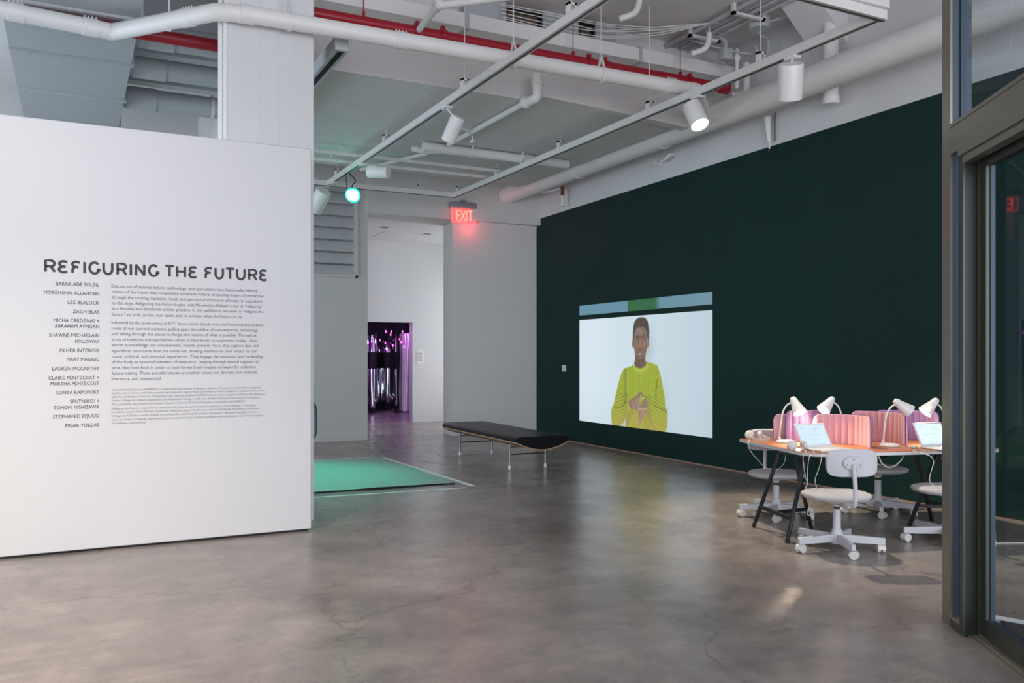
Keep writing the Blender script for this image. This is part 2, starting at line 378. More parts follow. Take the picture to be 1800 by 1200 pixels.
GL = {  # rounded display capitals on a unit cell, as strokes
 'R': [[(.05, 0), (.05, 1), (.55, 1)]+A_(.55, .74, .38, .26, 90, -90)+[(.05, .48)], [(.55, .48), (.97, 0)]],
 'E': [[(.97, .92)]+A_(.56, .76, .48, .22, 60, 255, 12)+[(.78, .5)], [(.78, .5)]+A_(.56, .25, .52, .25, 100, 300, 12)+[(.97, .06)]],
 'F': [[(.97, .93)]+A_(.56, .76, .44, .22, 60, 255, 12)+[(.82, .5)], [(.5, .5)]+A_(.45, .25, .30, .25, 90, 180, 6)+[(.15, 0)]],
 'I': [[(.5, 0), (.5, 1)]],
 'G': [A_(.52, .5, .47, .5, 42, 330, 20)+[(.93, .25), (.93, .46)]],
 'U': [[(.06, 1), (.06, .42)]+A_(.5, .42, .44, .42, 180, 360, 14)+[(.94, 1)]],
 'N': [[(.06, 0), (.06, 1)], [(.06, .98), (.94, .02)], [(.94, 0), (.94, 1)]],
 'T': [[(0, 1), (1, 1)], [(.5, 1), (.5, 0)]],
 'H': [[(.05, 0), (.05, 1)], [(.95, 0), (.95, 1)], [(.05, .52), (.95, .52)]],
 'X': [[(.02, 0), (.98, 1)], [(.02, 1), (.98, 0)]],
 'e': [[(.95, 1), (.1, 1), (.1, 0), (.95, 0)], [(.1, .52), (.85, .52)]],
}
m = M()
cells = [(-.203, -.122), (-.109, -.036), (-.021, .052), (.070, .087), (.105, .191), (.206, .288), (.308, .389), (.407, .423), (.444, .525), (.543, .627),
         (.67, .747), (.758, .837), (.855, .926), (.978, 1.049), (1.062, 1.141), (1.152, 1.228), (1.238, 1.32), (1.34, 1.418), (1.432, 1.503)]
W_ = .0185
for ch, (x0, x1) in zip('REFIGURINGTHEFUTURE', cells):
    for s in GL[ch]:
        a, b = (x0, x1) if ch != 'I' else ((x0+x1)/2-.03, (x0+x1)/2+.03)
        stroke(m, [(a+W_/2*(ch != 'I')*.6+(b-a-W_*.6*(ch != 'I'))*p[0], 2.216+.0875*p[1]) for p in s], W_)
make('title_lettering', m, 'ink', pw, smooth=False)

def text_mesh(body, size, bold=0.):
    c = bpy.data.curves.new('t', 'FONT'); c.body = body; c.size = size; c.resolution_u = 2; c.offset = bold
    o = bpy.data.objects.new('t', c); me = bpy.data.meshes.new_from_object(o)
    bpy.data.objects.remove(o); bpy.data.curves.remove(c); return me
def add_line(m, body, size, x0, x1, z, align='L', bold=0., shear=None):
    me = text_mesh(body, size, bold)
    xs = [v.co.x for v in me.vertices]; a, b = min(xs), max(xs); k = (x1-x0)/(b-a)
    base = len(m.b.verts); vs = [m.b.verts.new((x0+(v.co.x-a)*k, TY-.0008, z+v.co.y)) for v in me.vertices]
    for p in me.polygons:
        try: m.b.faces.new([vs[i] for i in p.vertices])
        except ValueError: pass
    bpy.data.meshes.remove(me)
NAMES = ['BARAK ADƐ́ SOLƐIL', 'MORƐHSHIN ALLAHYARI', 'LƐƐ BLALOCK', 'ZACH BLAS', 'MICHA CÁRDƐNAS +', 'ABRAHAM AVNISAN', 'SHAWNÉ MICHAƐLAIN', 'HOLLOWAY',
         'IN HƐR INTƐRIOR', 'MARY MAGGIC', 'LAURƐN MCCARTHY', 'CLAIRƐ PƐNTƐCOST +', 'MARTHA PƐNTƐCOST', 'SONYA RAPOPORT', 'SPUTNIKO! +', 'TOMOMI NISHIZAWA',
         'STƐPHANIƐ SYJUCO', 'PINAR YOLDAS']
NAMES[0] = 'BARAK ADÉ SOLƐIL'; NAMES[14] = 'SPUTNIKO! +'
order = [(0, 2.126, -.123), (1, 2.056, -.206), (2, 1.983, -.04), (3, 1.91, -.004), (4, 1.839, -.139), (5, 1.794, -.131), (6, 1.723, -.17), (7, 1.675, .012),
         (8, 1.602, -.096), (9, 1.532, -.048), (10, 1.459, -.147), (11, 1.386, -.174), (12, 1.341, -.159), (13, 1.27, -.119), (14, 1.199, -.024), (15, 1.152, -.139),
         (16, 1.081, -.143), (17, 1.008, -.056)]
m = M()
for i, z, xl in order: add_line(m, NAMES[i], .040, xl, .183, z-.0145, bold=.0)
make('name_lettering', m, 'ink', pw, smooth=False)
BODY = ['Discourses of science fiction, technology, and speculation have historically offered',
 'visions of the future that recapitulate dominant culture, projecting images of tomorrow',
 'through the existing capitalist, racist, and patriarchal structures of today. In opposition',
 'to this logic, Refiguring the Future begins with Morehshin Allahyari’s use of “refiguring”',
 'as a feminist and decolonial artistic practice. In this exhibition, we seek to “refigure the',
 'future”: to push, probe, tear apart, and re-envision what the future can be.',
 'Informed by the punk ethos of DIY, these artists deeply mine the historical and cultural',
 'roots of our current moment, pulling apart the edifice of contemporary technology',
 'and sifting through the pieces to forge new visions of what is possible. Through an',
 'array of mediums and approaches—from printed books to augmented reality—their',
 'works acknowledge our unsustainable, volatile present. Here, they explore data and',
 'algorithmic structures from the inside out, drawing attention to their impact on our',
 'social, political, and personal experiences. They engage the messiness and hackability',
 'of the body as essential elements of resistance. Leaping through several registers of',
 'time, they look back in order to push forward and imagine strategies for collective',
 'future-making. These possible futures are neither utopic nor dystopic, but inclusive,',
 'liberatory, and unexpected.']
bx = [1.411, 1.469, 1.46, 1.463, 1.467, 1.292, 1.465, 1.42, 1.415, 1.42, 1.425, 1.412, 1.463, 1.432, 1.404, 1.42, .646]
bz = [2.11, 2.066, 2.02, 1.974, 1.93, 1.882, 1.815, 1.769, 1.725, 1.679, 1.635, 1.588, 1.542, 1.498, 1.452, 1.408, 1.362]
m = M()
for t, x, z in zip(BODY, bx, bz): add_line(m, t, .036, .273, x, z, bold=-.0001)
make('paragraph_lettering', m, 'ink2', pw, smooth=False)
SMALL = ['Organized by Eyebeam and REFRESH in collaboration with Hunter College Art Galleries. Curated by Heather Dewey-Hagborg',
 'and Dorothy R. Santos with lead curatorial and production support from Sarah Watson, Hunter College Art Galleries Chief Curator;',
 'Sally Szwed, Eyebeam Director of Programs; Lola Martinez, Eyebeam/REFRESH Curatorial and Engagement Fellow; Jenn Bratovich,',
 'Hunter College Art Galleries Exhibitions and Publications Manager; and J. Soto, Eyebeam Production and Access Coordinator.',
 'This partnership was initiated by Eyebeam’s Executive Director Roderick Schrock in conversation with REFRESH.',
 'Refiguring the Future is supported by grants from the Open Society Foundations and John D. and Catherine T. MacArthur',
 'Foundation as part of the NetGain Partnership. Additional support for the presentation of Refiguring the Future at the Hunter',
 'College Art Galleries is made possible by the David Bershad Family Foundation; the Susan V. Bershad Charitable Fund, Inc.;',
 'Carol and Arthur Goldberg; Agnes Gund; Joan Lazarus; the Hunter College Foundation; and the American Chai Trust in support',
 'of exhibition programming.']
sx = [1.443, 1.488, 1.488, 1.442, 1.316, 1.406, 1.434, 1.426, 1.465, .526]
sz = [1.278, 1.249, 1.22, 1.191, 1.161, 1.125, 1.097, 1.066, 1.036, 1.008]
m = M()
for t, x, z in zip(SMALL, sx, sz): add_line(m, t, .023, .273, x, z, bold=-.0001)
make('credits_lettering', m, 'ink3', pw, smooth=False)

# ---------------------------------------------------------------- column, ducts and pipes under the ceiling
m = M().box(1.24, 2.03, 8.06, 8.58, 0, 5.735)
for x in (1.36, 1.53, 1.70, 1.86): m.box(x-.004, x+.004, 8.056, 8.06, 0, 5.735)          # board marks left by the formwork
cl = struct('column', m, 'column')
make('conduit', M().tube([(1.19, 8.12, 3.0), (1.19, 8.12, 5.735)], .022).tube([(1.23, 8.07, 3.0), (1.23, 8.07, 5.735)], .02), 'pipe', cl)

# large sheet-metal duct over the left bay, with flanged joints
du = thing('air_duct', 'large rectangular painted duct above the white text wall, left of the column', 'duct', (0, 10.6, 4.8))
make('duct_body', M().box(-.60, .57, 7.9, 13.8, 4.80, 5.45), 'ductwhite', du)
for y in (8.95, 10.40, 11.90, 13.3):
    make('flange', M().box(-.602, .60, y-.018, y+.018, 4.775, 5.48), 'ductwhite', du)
    m = M()
    for k in range(12): m.lathe([(.007, 4.769), (.007, 4.775)], 6, Matrix.Translation((-.52+.098*k, y, 0)))
    tag(make('bolts', m, 'ductwhite', du), kind='stuff')
lb = ['round branch duct nearest the camera, between big duct and column', 'second round branch duct from the camera, with collar beside big duct', 'farthest round branch duct, lowest in the picture above text wall']
for (y, z, r), l in zip(((10.0, 5.02, .13), (11.0, 5.0, .14), (12.35, 4.98, .14)), lb):
    t = thing('branch_duct', l, 'duct', (1.4, y, z), 0, 'round branch ducts of the left bay')
    make('duct_tube', M().tube([(.57, y, z), (2.45, y, z)], r, 22), 'ductwhite', t)
    make('collar', M().tube([(.62, y, z), (.98, y, z)], r+.012, 22), 'ductwhite', t)
    make('hanger', M().tube([(1.7, y, z+r), (1.7, y, 5.73)], .012, 6).tube([(1.68, y, z), (1.72, y, z)], r+.006, 22), 'track', t)
for y, l in ((10.55, 'painted joist between the first two round branch ducts'), (11.7, 'painted joist between the last two round branch ducts')):
    single('ceiling_joist', M().box(.6, 2.4, y, y+.18, 5.02, 5.2).box(.6, 2.4, y+.06, y+.12, 5.2, 5.73), 'ductwhite', l, 'joist', 'joists of the left bay', (1.5, y, 5.02))
t = thing('service_box', 'white flat box up behind the red pipe at top left', 'duct', (0, 7.7, 5.1))
make('box_body', M().box(-.35, .5, 7.5, 7.85, 5.02, 5.3, .01, 1), 'ductwhite', t)
make('bottom_seam', M().box(-.36, .51, 7.49, 7.51, 5.0, 5.025), 'gasket', t)

def clamp_band(cx, axis, r, wd, mt='pipe', n=4):
    """Stainless coupling: a sleeve with small clamp screws on top."""
    m = M(); a = Vector(axis).normalized(); c = Vector(cx)
    m.tube([c-a*wd/2, c+a*wd/2], r+.006, 22)
    for k in range(n):
        p = c+a*(-wd/2+wd*(k+.5)/n)+Vector((0, 0, r+.006))
        m.tube([p, p+Vector((0, 0, .018))], .007, 6)
    return m
wp = thing('drain_pipe', 'white painted drain pipe crossing the picture, jogging round the column', 'pipe', (3, 7.7, 4.56))
pr = .078
ZD = 4.63
make('pipe_run', M().tube(smooth_path([(-6.3, 8.06, ZD), (-3.4, 8.43, ZD), (-1.64, 8.66, ZD), (-.61, 8.80, ZD), (.20, 8.91, ZD), (.31, 8.93, ZD), (.43, 8.82, ZD), (1.04, 8.10, ZD), (1.17, 7.98, ZD), (1.43, 7.915, ZD)], 5)+[Vector((6.34, 7.83, ZD+.01))], pr, 24), 'pipe', wp)
make('elbow', M().tube(smooth_path([(6.29, 7.83, ZD+.01), (6.46, 7.85, ZD+.01), (6.7, 8.1, ZD), (7.3, 8.7, ZD)], 6), pr+.004, 24), 'pipe', wp)
for c, ax in (((-.46, 8.82, ZD), (1, .13, 0)), ((.14, 8.90, ZD), (1, .12, 0)), ((.92, 8.245, ZD), (.65, -.75, 0)), ((1.39, 7.925, ZD), (1, -.03, 0)), ((2.84, 7.89, ZD), (1, -.015, 0)), ((6.08, 7.835, ZD+.01), (1, -.015, 0))):
    make('coupling', clamp_band(c, ax, pr, .13), 'pipe', wp)
for x, y in ((.78, 8.41), (1.76, 7.91), (4.06, 7.87), (5.13, 7.85)):
    m = M(); zz = ZD
    m.loft([[(x-.018, y+(pr+.012)*math.cos(a), zz+(pr+.012)*math.sin(a)), (x+.018, y+(pr+.012)*math.cos(a), zz+(pr+.012)*math.sin(a)),
             (x+.018, y+(pr+.004)*math.cos(a), zz+(pr+.004)*math.sin(a)), (x-.018, y+(pr+.004)*math.cos(a), zz+(pr+.004)*math.sin(a))]
            for a in [R(160+220*i/14) for i in range(15)]])
    m.bar((x, y-pr-.004, zz), (x, y-.012, zz+.19), .036, .006, (1, 0, 0)); m.bar((x, y+pr+.004, zz), (x, y+.012, zz+.19), .036, .006, (1, 0, 0))
    m.tube([(x, y, zz+.16), (x, y, 5.735)], .007, 6)
    make('clevis_hanger', m, 'pipe', wp)

rp = thing('sprinkler_main', 'dark red fire pipe behind the white drain pipe, ending at green wall', 'pipe', (5, 8.72, 5.08))
make('pipe_run', M().tube([(1.9, 8.72, 5.075), (7.6, 8.72, 5.09)], .062, 20), 'red', rp)
make('end_cap', M().tube([(7.56, 8.72, 5.09), (7.68, 8.72, 5.09)], .076, 20).tube([(7.60, 8.72, 5.15), (7.60, 8.72, 5.20)], .03, 8).box(7.54, 7.66, 8.69, 8.75, 5.17, 5.2), 'red', rp)
for x in (3.32, 3.62, 5.52, 5.75, 7.05):
    m = M().tube([(x-.035, 8.72, 5.08), (x+.035, 8.72, 5.08)], .078, 20).box(x-.02, x+.02, 8.69, 8.75, 5.15, 5.19).box(x-.02, x+.02, 8.69, 8.75, 4.98, 5.01)
    make('grooved_coupling', m, 'red', rp)
make('branch_tee', M().tube([(3.32, 8.66, 5.08), (3.30, 8.2, 5.11), (3.30, 8.0, 5.12)], .035, 14).tube([(3.30, 8.14, 5.12), (3.30, 8.02, 5.12)], .048, 14), 'pipe', rp)
make('branch_pipe', M().tube([(3.31, 8.05, 5.12), (3.95, 7.55, 5.16)], .04, 14), 'pipe', rp)
for x in (2.72, 5.3, 6.9):
    make('ring_hanger', M().tube([(x, 8.72, 5.14), (x, 8.72, 5.735)], .006, 6).box(x-.012, x+.012, 8.7, 8.74, 5.1, 5.19), 'red', rp)
rl = thing('sprinkler_branch', 'dark red pipe above the text wall, running left from the column', 'pipe', (.5, 9, 4.72))
make('pipe_run', M().tube([(-6.3, 8.90, 4.735), (-1.6, 9.08, 4.735), (1.55, 9.15, 4.73)], .062, 20), 'red', rl)
make('riser', M().tube([(1.50, 9.15, 4.73), (1.56, 9.15, 4.77), (1.56, 9.15, 5.73)], .062, 16), 'red', rl)

bp = thing('big_pipe', 'largest white pipe, running above the green wall towards the far corner', 'pipe', (7.55, 9, 4.7))
make('pipe_run', M().tube([(7.42, -1, 4.70), (7.50, 5.5, 4.71), (7.56, 15.2, 4.72)], .168, 32), 'pipe', bp)
make('wall_collar', M().tube([(7.56, 14.95, 4.72), (7.56, 15.12, 4.72)], .21, 28), 'farwall', bp)
for y in (9.9, 12.2):
    make('pipe_strap', M().tube([(7.54, y, 4.71), (7.54, y+.05, 4.71)], .174, 28).box(7.40, 7.46, y, y+.05, 4.75, 5.0), 'pipe', bp)
vp = thing('vent_stack', 'short vertical white pipe on the wall behind the big pipe', 'pipe', (7.75, 7.1, 4.5))
make('pipe_run', M().tube([(7.80, 7.1, 4.50), (7.80, 7.1, 5.735)], .085, 20), 'pipe', vp)
make('end_cap', M().tube([(7.80, 7.1, 4.47), (7.80, 7.1, 4.55)], .095, 20), 'pipe', vp)
make('side_arm', M().tube(smooth_path([(7.80, 7.1, 4.93), (7.80, 7.55, 4.93), (7.78, 7.72, 4.88), (7.78, 7.74, 4.78)], 5), .075, 18), 'pipe', vp)
sv = thing('valve_pipes', 'small white pipes and valve rising beside the red pipe end', 'pipe', (7.85, 8.5, 5))
make('pipe_run', M().tube(smooth_path([(7.85, 8.55, 5.4), (7.85, 8.55, 5.06), (7.8, 8.62, 5.0), (7.72, 8.68, 5.0)], 5), .045, 14), 'pipe', sv)
make('valve', M().tube([(7.6, 8.45, 5.0), (7.6, 8.45, 5.36)], .024, 10).lathe([(.03, 5.36), (.05, 5.40), (.03, 5.44), (.035, 5.47), (.012, 5.52)], 12, Matrix.Translation((7.6, 8.45, 0))), 'pipe', sv)
cs = thing('cable_stub', 'strip of hanging cut cables over the green wall top edge', 'cable', (7.9, 8.2, 4.2))
make('sheath', M().tube([(7.92, 8.24, 4.62), (7.93, 8.22, 4.3)], [.05, .022], 10).tube([(7.93, 8.22, 4.32), (7.91, 8.19, 4.16)], .012, 8), 'pipe', cs)
make('cut_ends', M().tube([(7.95, 8.14, 4.66), (7.95, 8.14, 4.3)], .008, 6).tube([(7.90, 8.18, 4.20), (7.90, 8.17, 4.14)], .012, 6), 'gasket', cs)
cp = thing('pipe_end', 'short bent pipe with brown end under the big pipe near far corner', 'pipe', (7.9, 13.5, 4.6))
make('pipe_run', M().tube(smooth_path([(7.6, 14.2, 4.62), (7.85, 13.7, 4.62), (7.95, 13.5, 4.62), (7.95, 13.45, 4.3)], 4), .03, 10), 'pipe', cp)
make('brown_sleeve', M().tube([(7.95, 13.45, 4.66), (7.95, 13.45, 4.50)], .034, 10), 'copper', cp)
wb = thing('wall_bracket', 'small white hook-shaped pipe stub on the wall under big pipe', 'bracket', (7.95, 10.5, 4.5))
make('stub', M().tube(smooth_path([(8.03, 10.3, 4.60), (7.95, 10.3, 4.58), (7.92, 10.35, 4.53), (7.93, 10.5, 4.51)], 4), .022, 10), 'pipe', wb)
make('cap', M().tube([(7.93, 10.62, 4.52), (8.04, 10.62, 4.52)], .03, 12), 'pipe', wb)

# long box beam across the near bay, in front of the cross beam, and the steel shelf with its openings
bb = thing('box_duct', 'long white rectangular duct across the ceiling above the red pipe', 'duct', (4.5, 9.0, 5.35))
for x0, x1 in ((1.99, 3.98), (3.98, 6.38), (6.38, 8.0)):
    make('duct_section', M().box(x0, x1, 8.86, 9.12, 5.29, 5.46, .006, 1), 'pipe', bb)
for x in (3.98, 6.38):
    make('joint_band', M().box(x-.025, x+.025, 8.845, 9.13, 5.275, 5.475), 'ductwhite', bb)
rc = thing('steel_shelf', 'steel shelf with dark gaps and cables at the top of the picture', 'shelf', (4.9, 8.6, 5.6))
make('dark_gap_sheet', M().box(4.35, 6.05, 9.10, 9.135, 5.47, 5.735), 'dark', rc)  # black sheet painted in for the shade of the open recess
for x0, x1 in ((4.0, 4.55), (5.05, 5.55), (5.8, 6.1)):
    make('plate', M().box(x0, x1, 9.0, 9.03, 5.46, 5.735), 'ductwhite', rc)
make('brown_plate', M().box(4.6, 5.0, 9.06, 9.09, 5.47, 5.66), 'brown', rc)
make('brown_plate', M().box(5.62, 5.76, 9.06, 9.09, 5.47, 5.66), 'brown', rc)
for k in range(6):
    z = 5.49+.033*k+.012*math.sin(k*5.)
    single('ceiling_cable', M().tube(smooth_path([(4.45, 8.93, z+.02), (5.2, 8.9-.02*k, z-.02), (5.85, 8.86-.03*(k % 3), z-.01*(k % 2)), (6.5, 8.6-.06*(k % 4), 5.56+.014*k), (7.0+.02*k, 8.2, 5.67)], 4), .006, 5), 'track',
           'thin white cables strung across the steel shelf to the conduits', 'cable', 'thin white cables under the slab', (5.5, 8.9, z))
# conduits under the slab
for k, (x, r, z) in enumerate(((6.98, .03, 5.66), (7.08, .014, 5.67), (7.13, .014, 5.67), (7.20, .022, 5.66), (7.27, .014, 5.67), (7.34, .022, 5.655))):
    single('conduit', M().tube([(x, 9.12, z), (x, 4.0, z)], r, 10), 'ductwhite',
           ['thickest straight conduit, leftmost of the bundle under the slab', 'thin conduit next to the thickest one under the slab', 'thin conduit in the middle of the bundle under the slab',
            'medium conduit in the middle of the bundle under slab', 'thin conduit second from the wall side of bundle', 'conduit nearest the green wall in the slab bundle'][k], 'conduit', 'conduits under the slab', (x, 7, z))
for (y, l) in ((7.75, 'nearer small channel bracket holding the slab conduits'), (8.55, 'farther small channel bracket holding the slab conduits')):
    single('conduit_bracket', M().box(6.92, 7.42, y, y+.05, 5.60, 5.63).box(6.92, 6.96, y, y+.05, 5.6, 5.73).box(7.38, 7.42, y, y+.05, 5.6, 5.73), 'track', l, 'bracket', None, (7.1, y, 5.6))
t = thing('junction_box', 'round junction box with conduits high on the ceiling at right', 'electrical box', (7.5, 7.6, 5.6))
make('box_body', M().lathe([(.12, 5.58), (.14, 5.62), (.14, 5.72)], 18, Matrix.Translation((7.50, 7.95, 0))), 'ductwhite', t)
make('flexible_conduit', M().tube(smooth_path([(7.52, 7.9, 5.64), (7.62, 7.6, 5.64), (7.7, 7.0, 5.66), (7.75, 5.9, 5.66)], 6), .016, 8), 'ductwhite', t)
t = thing('junction_box', 'small square junction box hanging on a curved conduit near wall', 'electrical box', (7.4, 8.2, 5.4))
make('box_body', M().box(7.38, 7.53, 8.44, 8.56, 5.36, 5.51, .012, 2), 'ductwhite', t)
make('conduit_arm', M().tube(smooth_path([(7.45, 8.5, 5.5), (7.45, 8.5, 5.6), (7.40, 8.55, 5.66), (7.3, 8.6, 5.68)], 6), .026, 10), 'ductwhite', t)
make('feed_cable', M().tube(smooth_path([(7.1, 8.75, 5.64), (7.45, 8.5, 5.50), (7.7, 8.3, 5.42), (7.85, 8.3, 5.5), (7.85, 8.3, 5.6)], 6), .012, 8), 'ductwhite', t)
t = thing('bent_conduit', 'bent white conduit curling down beside the wall near the valve', 'conduit', (7.75, 8, 5.5))
make('conduit_run', M().tube(smooth_path([(7.45, 7.95, 5.7), (7.55, 8.0, 5.6), (7.62, 8.05, 5.56), (7.85, 8.1, 5.56)], 6), .017, 8)
     .tube(smooth_path([(7.80, 8.1, 5.56), (7.82, 8.12, 5.44), (7.78, 8.15, 5.38), (7.7, 8.18, 5.40), (7.68, 8.2, 5.48)], 6), .020, 8), 'ductwhite', t)
for (x, y, z, l) in ((5.65, 7.95, 5.50, 'left curved cable horn hanging from the slab'), (7.0, 8.35, 5.45, 'right curved cable horn beside the slab conduits')):
    single('cable_horn', M().tube(smooth_path([(x+.06, y, z+.14), (x+.05, y, z+.04), (x, y+.02, z-.06), (x-.14, y+.1, z-.12)], 6), .036, 12).tube([(x+.06, y, z+.14), (x+.06, y, 5.735)], .008, 6), 'pipe', l, 'cable guide', 'curved cable guides under the slab', (x, y, z))

# hanger rods of the lighting track
hr = [(5.02, 7.0, 'left'), (6.25, 8.9, 'right')]
# slotted struts and soffit pipes of the far bay
for k, (y, x1, l) in enumerate(((12.35, 6.42, 'nearer slotted strut under the far ceiling, crossing above the left track'), (12.85, 6.42, 'farther slotted strut under the far ceiling, crossing above the left track'))):
    t = thing('slotted_strut', l, 'strut', (4.8, y, 4.6), 0, 'slotted struts under the far ceiling')
    make('channel', M().box(2.6, x1, y, y+.042, 4.53, 4.572), 'track', t)
    m = M()
    for i in range(46): m.box(2.7+i*.08, 2.735+i*.08, y-.001, y+.0, 4.545, 4.557)
    tag(make('slots', m, 'louvre', t), kind='stuff')
    for hx in (3.5, 6.3): make('hanger', M().tube([(hx, y+.02, 4.57), (hx, y+.02, 4.67)], .01, 6), 'track', t)
t = thing('short_drain', 'white pipe with wye fitting under the far ceiling between the two tracks', 'pipe', (5.5, 11.6, 4.58))
make('pipe_run', M().tube([(4.52, 11.55, 4.59), (6.95, 11.60, 4.59)], .066, 20), 'pipe', t)
make('wye_branch', M().tube([(4.95, 11.56, 4.59), (4.62, 11.9, 4.62), (4.5, 12.0, 4.66)], .05, 16), 'pipe', t)
for x in (4.55, 4.95, 6.22): make('coupling', clamp_band((x, 11.57, 4.59), (1, 0, 0), .066, .1), 'pipe', t)
for x in (5.25, 6.1): make('hanger_strap', M().box(x-.015, x+.015, 11.49, 11.5, 4.57, 4.67).tube([(x-.015, 11.57, 4.59), (x+.015, 11.57, 4.59)], .072, 20), 'pipe', t)
t = thing('soffit_pipe', 'white sprinkler pipe running back under the far ceiling with elbow clamp', 'pipe', (5, 10, 4.6))
make('pipe_run', M().tube([(4.86, 9.05, 4.62), (4.83, 11.4, 4.625)], .036, 14).tube([(4.2, 13.6, 4.62), (4.75, 12.0, 4.62)], .03, 12), 'pipe', t)
make('elbow', M().tube(smooth_path([(4.86, 9.15, 4.62), (4.88, 8.95, 4.62), (4.90, 8.88, 4.66), (4.90, 8.87, 4.90)], 6), .058, 16).tube([(4.90, 8.87, 4.78), (4.90, 8.87, 4.82)], .075, 16).tube([(4.86, 9.12, 4.62), (4.86, 9.06, 4.62)], .07, 16), 'pipe', t)
make('side_branch', M().tube([(4.84, 10.6, 4.61), (4.45, 10.35, 4.60)], .02, 10).tube([(4.84, 10.6, 4.56), (4.84, 10.6, 4.50)], .012, 8).lathe([(.03, 4.47), (.03, 4.5)], 12, Matrix.Translation((4.84, 10.6, 0))), 'pipe', t)
# projection-screen style housing along the left
t = thing('ceiling_housing', 'long white ceiling housing with black slot, seen end-on right of column', 'housing', (2.5, 10, 4.8))
make('housing_body', M().box(2.25, 2.385, 8.12, 12.4, 4.52, 4.655, .004, 1), 'ductwhite', t)
make('black_slot', M().box(2.29, 2.345, 8.16, 12.3, 4.517, 4.52), 'dark', t)

# ---------------------------------------------------------------- track lighting
TZ = 4.42
tk = thing('lighting_track', 'rectangle of white lighting track hung on thin rods below the ceiling', 'lighting track', (5, 9.5, TZ))
def rail(p0, p1):
    p0 = Vector(p0); p1 = Vector(p1); m = M(); up = Vector((0, 0, 1))
    m.bar(p0+up*.04, p1+up*.04, .07, .08)
    return m
def slot(p0, p1):
    return M().bar(Vector(p0)-Vector((0, 0, .002)), Vector(p1)-Vector((0, 0, .002)), .022, .008)
LXs = 3.81; RXs = 6.11; YF = 14.12; YN = 5.07
segs = [((LXs, YF, TZ), (LXs, 9.05, TZ)), ((LXs, 9.05, TZ), (LXs, 4.2, TZ)), ((RXs, YF, TZ), (RXs, 8.55, TZ)), ((RXs, 8.55, TZ), (RXs, 5.06, TZ)),
        ((3.3, YF+.035, TZ), (RXs+.03, YF+.035, TZ)), ((3.3, YN-.035, TZ), (6.16, YN-.035, TZ))]
for a, b in segs:
    r_ = make('rail', rail(a, b), 'track', tk); make('contact_slot', slot(a, b), 'trackslot', r_, world=True)
make('rail_cover', M().box(5.25, 6.16, YN-.10, YN+.03, TZ+.082, TZ+.16, .005, 1), 'track', tk)
for x, y, zt in ((LXs, 6.3, 5.73), (LXs, 8.55, 5.73), (LXs, 11.2, 4.67), (LXs, 13.6, 4.67), (RXs, 6.45, 5.73), (RXs, 8.3, 5.73), (RXs, 10.4, 4.67), (RXs, 12.4, 4.67), (RXs, 13.98, 5.12), (5.45, 14.16, 5.12)):
    m = M().tube([(x, y, TZ+.08), (x, y, zt)], .005, 6).box(x-.04, x-.02, y-.03, y+.03, TZ+.07, TZ+.17).box(x+.02, x+.04, y-.03, y+.03, TZ+.07, TZ+.17).box(x-.04, x+.04, y-.03, y+.03, TZ+.15, TZ+.17)
    make('hanger', m, 'track', tk)

def spotlight(loc, top, d, L, r, label, lit=False, group='cylinder spotlights on the tracks'):
    t = thing('track_spotlight', label, 'spotlight', top, 0, group)
    d = Vector(d).normalized(); c = Vector(loc); q = rot_to(d, c)
    m = M().lathe([(r*.96, -L/2), (r, -L/2+.01), (r, L/2), (r-.008, L/2), (r-.010, L/2-.05), (r-.012, -L/2+.10), (0.01, -L/2+.09)], 28, q, cap=False)
    m.lathe([(.005, -L/2-.001), (r*.96, -L/2)], 28, q, cap=False)
    make('housing', m, 'enamel', t)
    make('lens', M().lathe([(r-.012, L/2-.035), (r-.02, L/2-.03)], 24, q), 'bulbwhite' if lit else 'darkdisc', t)
    tp = Vector(top)
    side = c - d*L*.2
    make('yoke', M().box(tp.x-.045, tp.x+.045, tp.y-.07, tp.y+.07, tp.z-.03, tp.z, .004, 1).tube([tp+Vector((0, 0, -.02)), side+Vector((0, 0, r*.8))], .010, 8), 'track', t)
    return t
from_cam = lambda r, f, u: (r*.8894+f*.4571, -r*.4571+f*.8894, u)      # right / forward / up as seen from the street door
spotlight((3.88, 9.03, 4.168), (LXs, 9.05, 4.42), from_cam(-.42, .38, -.82), .30, .085, 'white cylinder spotlight on the left track, tilted down to the left')
st = spotlight((6.07, 7.40, 4.197), (RXs, 7.42, 4.42), from_cam(.22, -.42, -.86), .28, .105, 'lit white cylinder spotlight glowing on the right track', True)
spotlight((6.11, 6.05, 4.187), (RXs, 6.03, 4.42), from_cam(.10, .42, -.80), .33, .115, 'unlit white cylinder spotlight on right track, nearest the glass door')
spotlight((4.04, 12.21, 4.30), (LXs, 12.26, 4.42), from_cam(-.92, .3, .10), .33, .09, 'white cylinder spotlight lying sideways above the green lamp')
spotlight((3.53, 13.70, 4.08), (LXs, 13.80, 4.42), from_cam(-.45, .35, -.6), .38, .13, 'large white spotlight half hidden by the end of the text wall')
spot('spot_lit', (6.10, 7.31, 4.06), (6.15, 5.5, 0), 620, (1, .86, .66), 66, .7, .04)

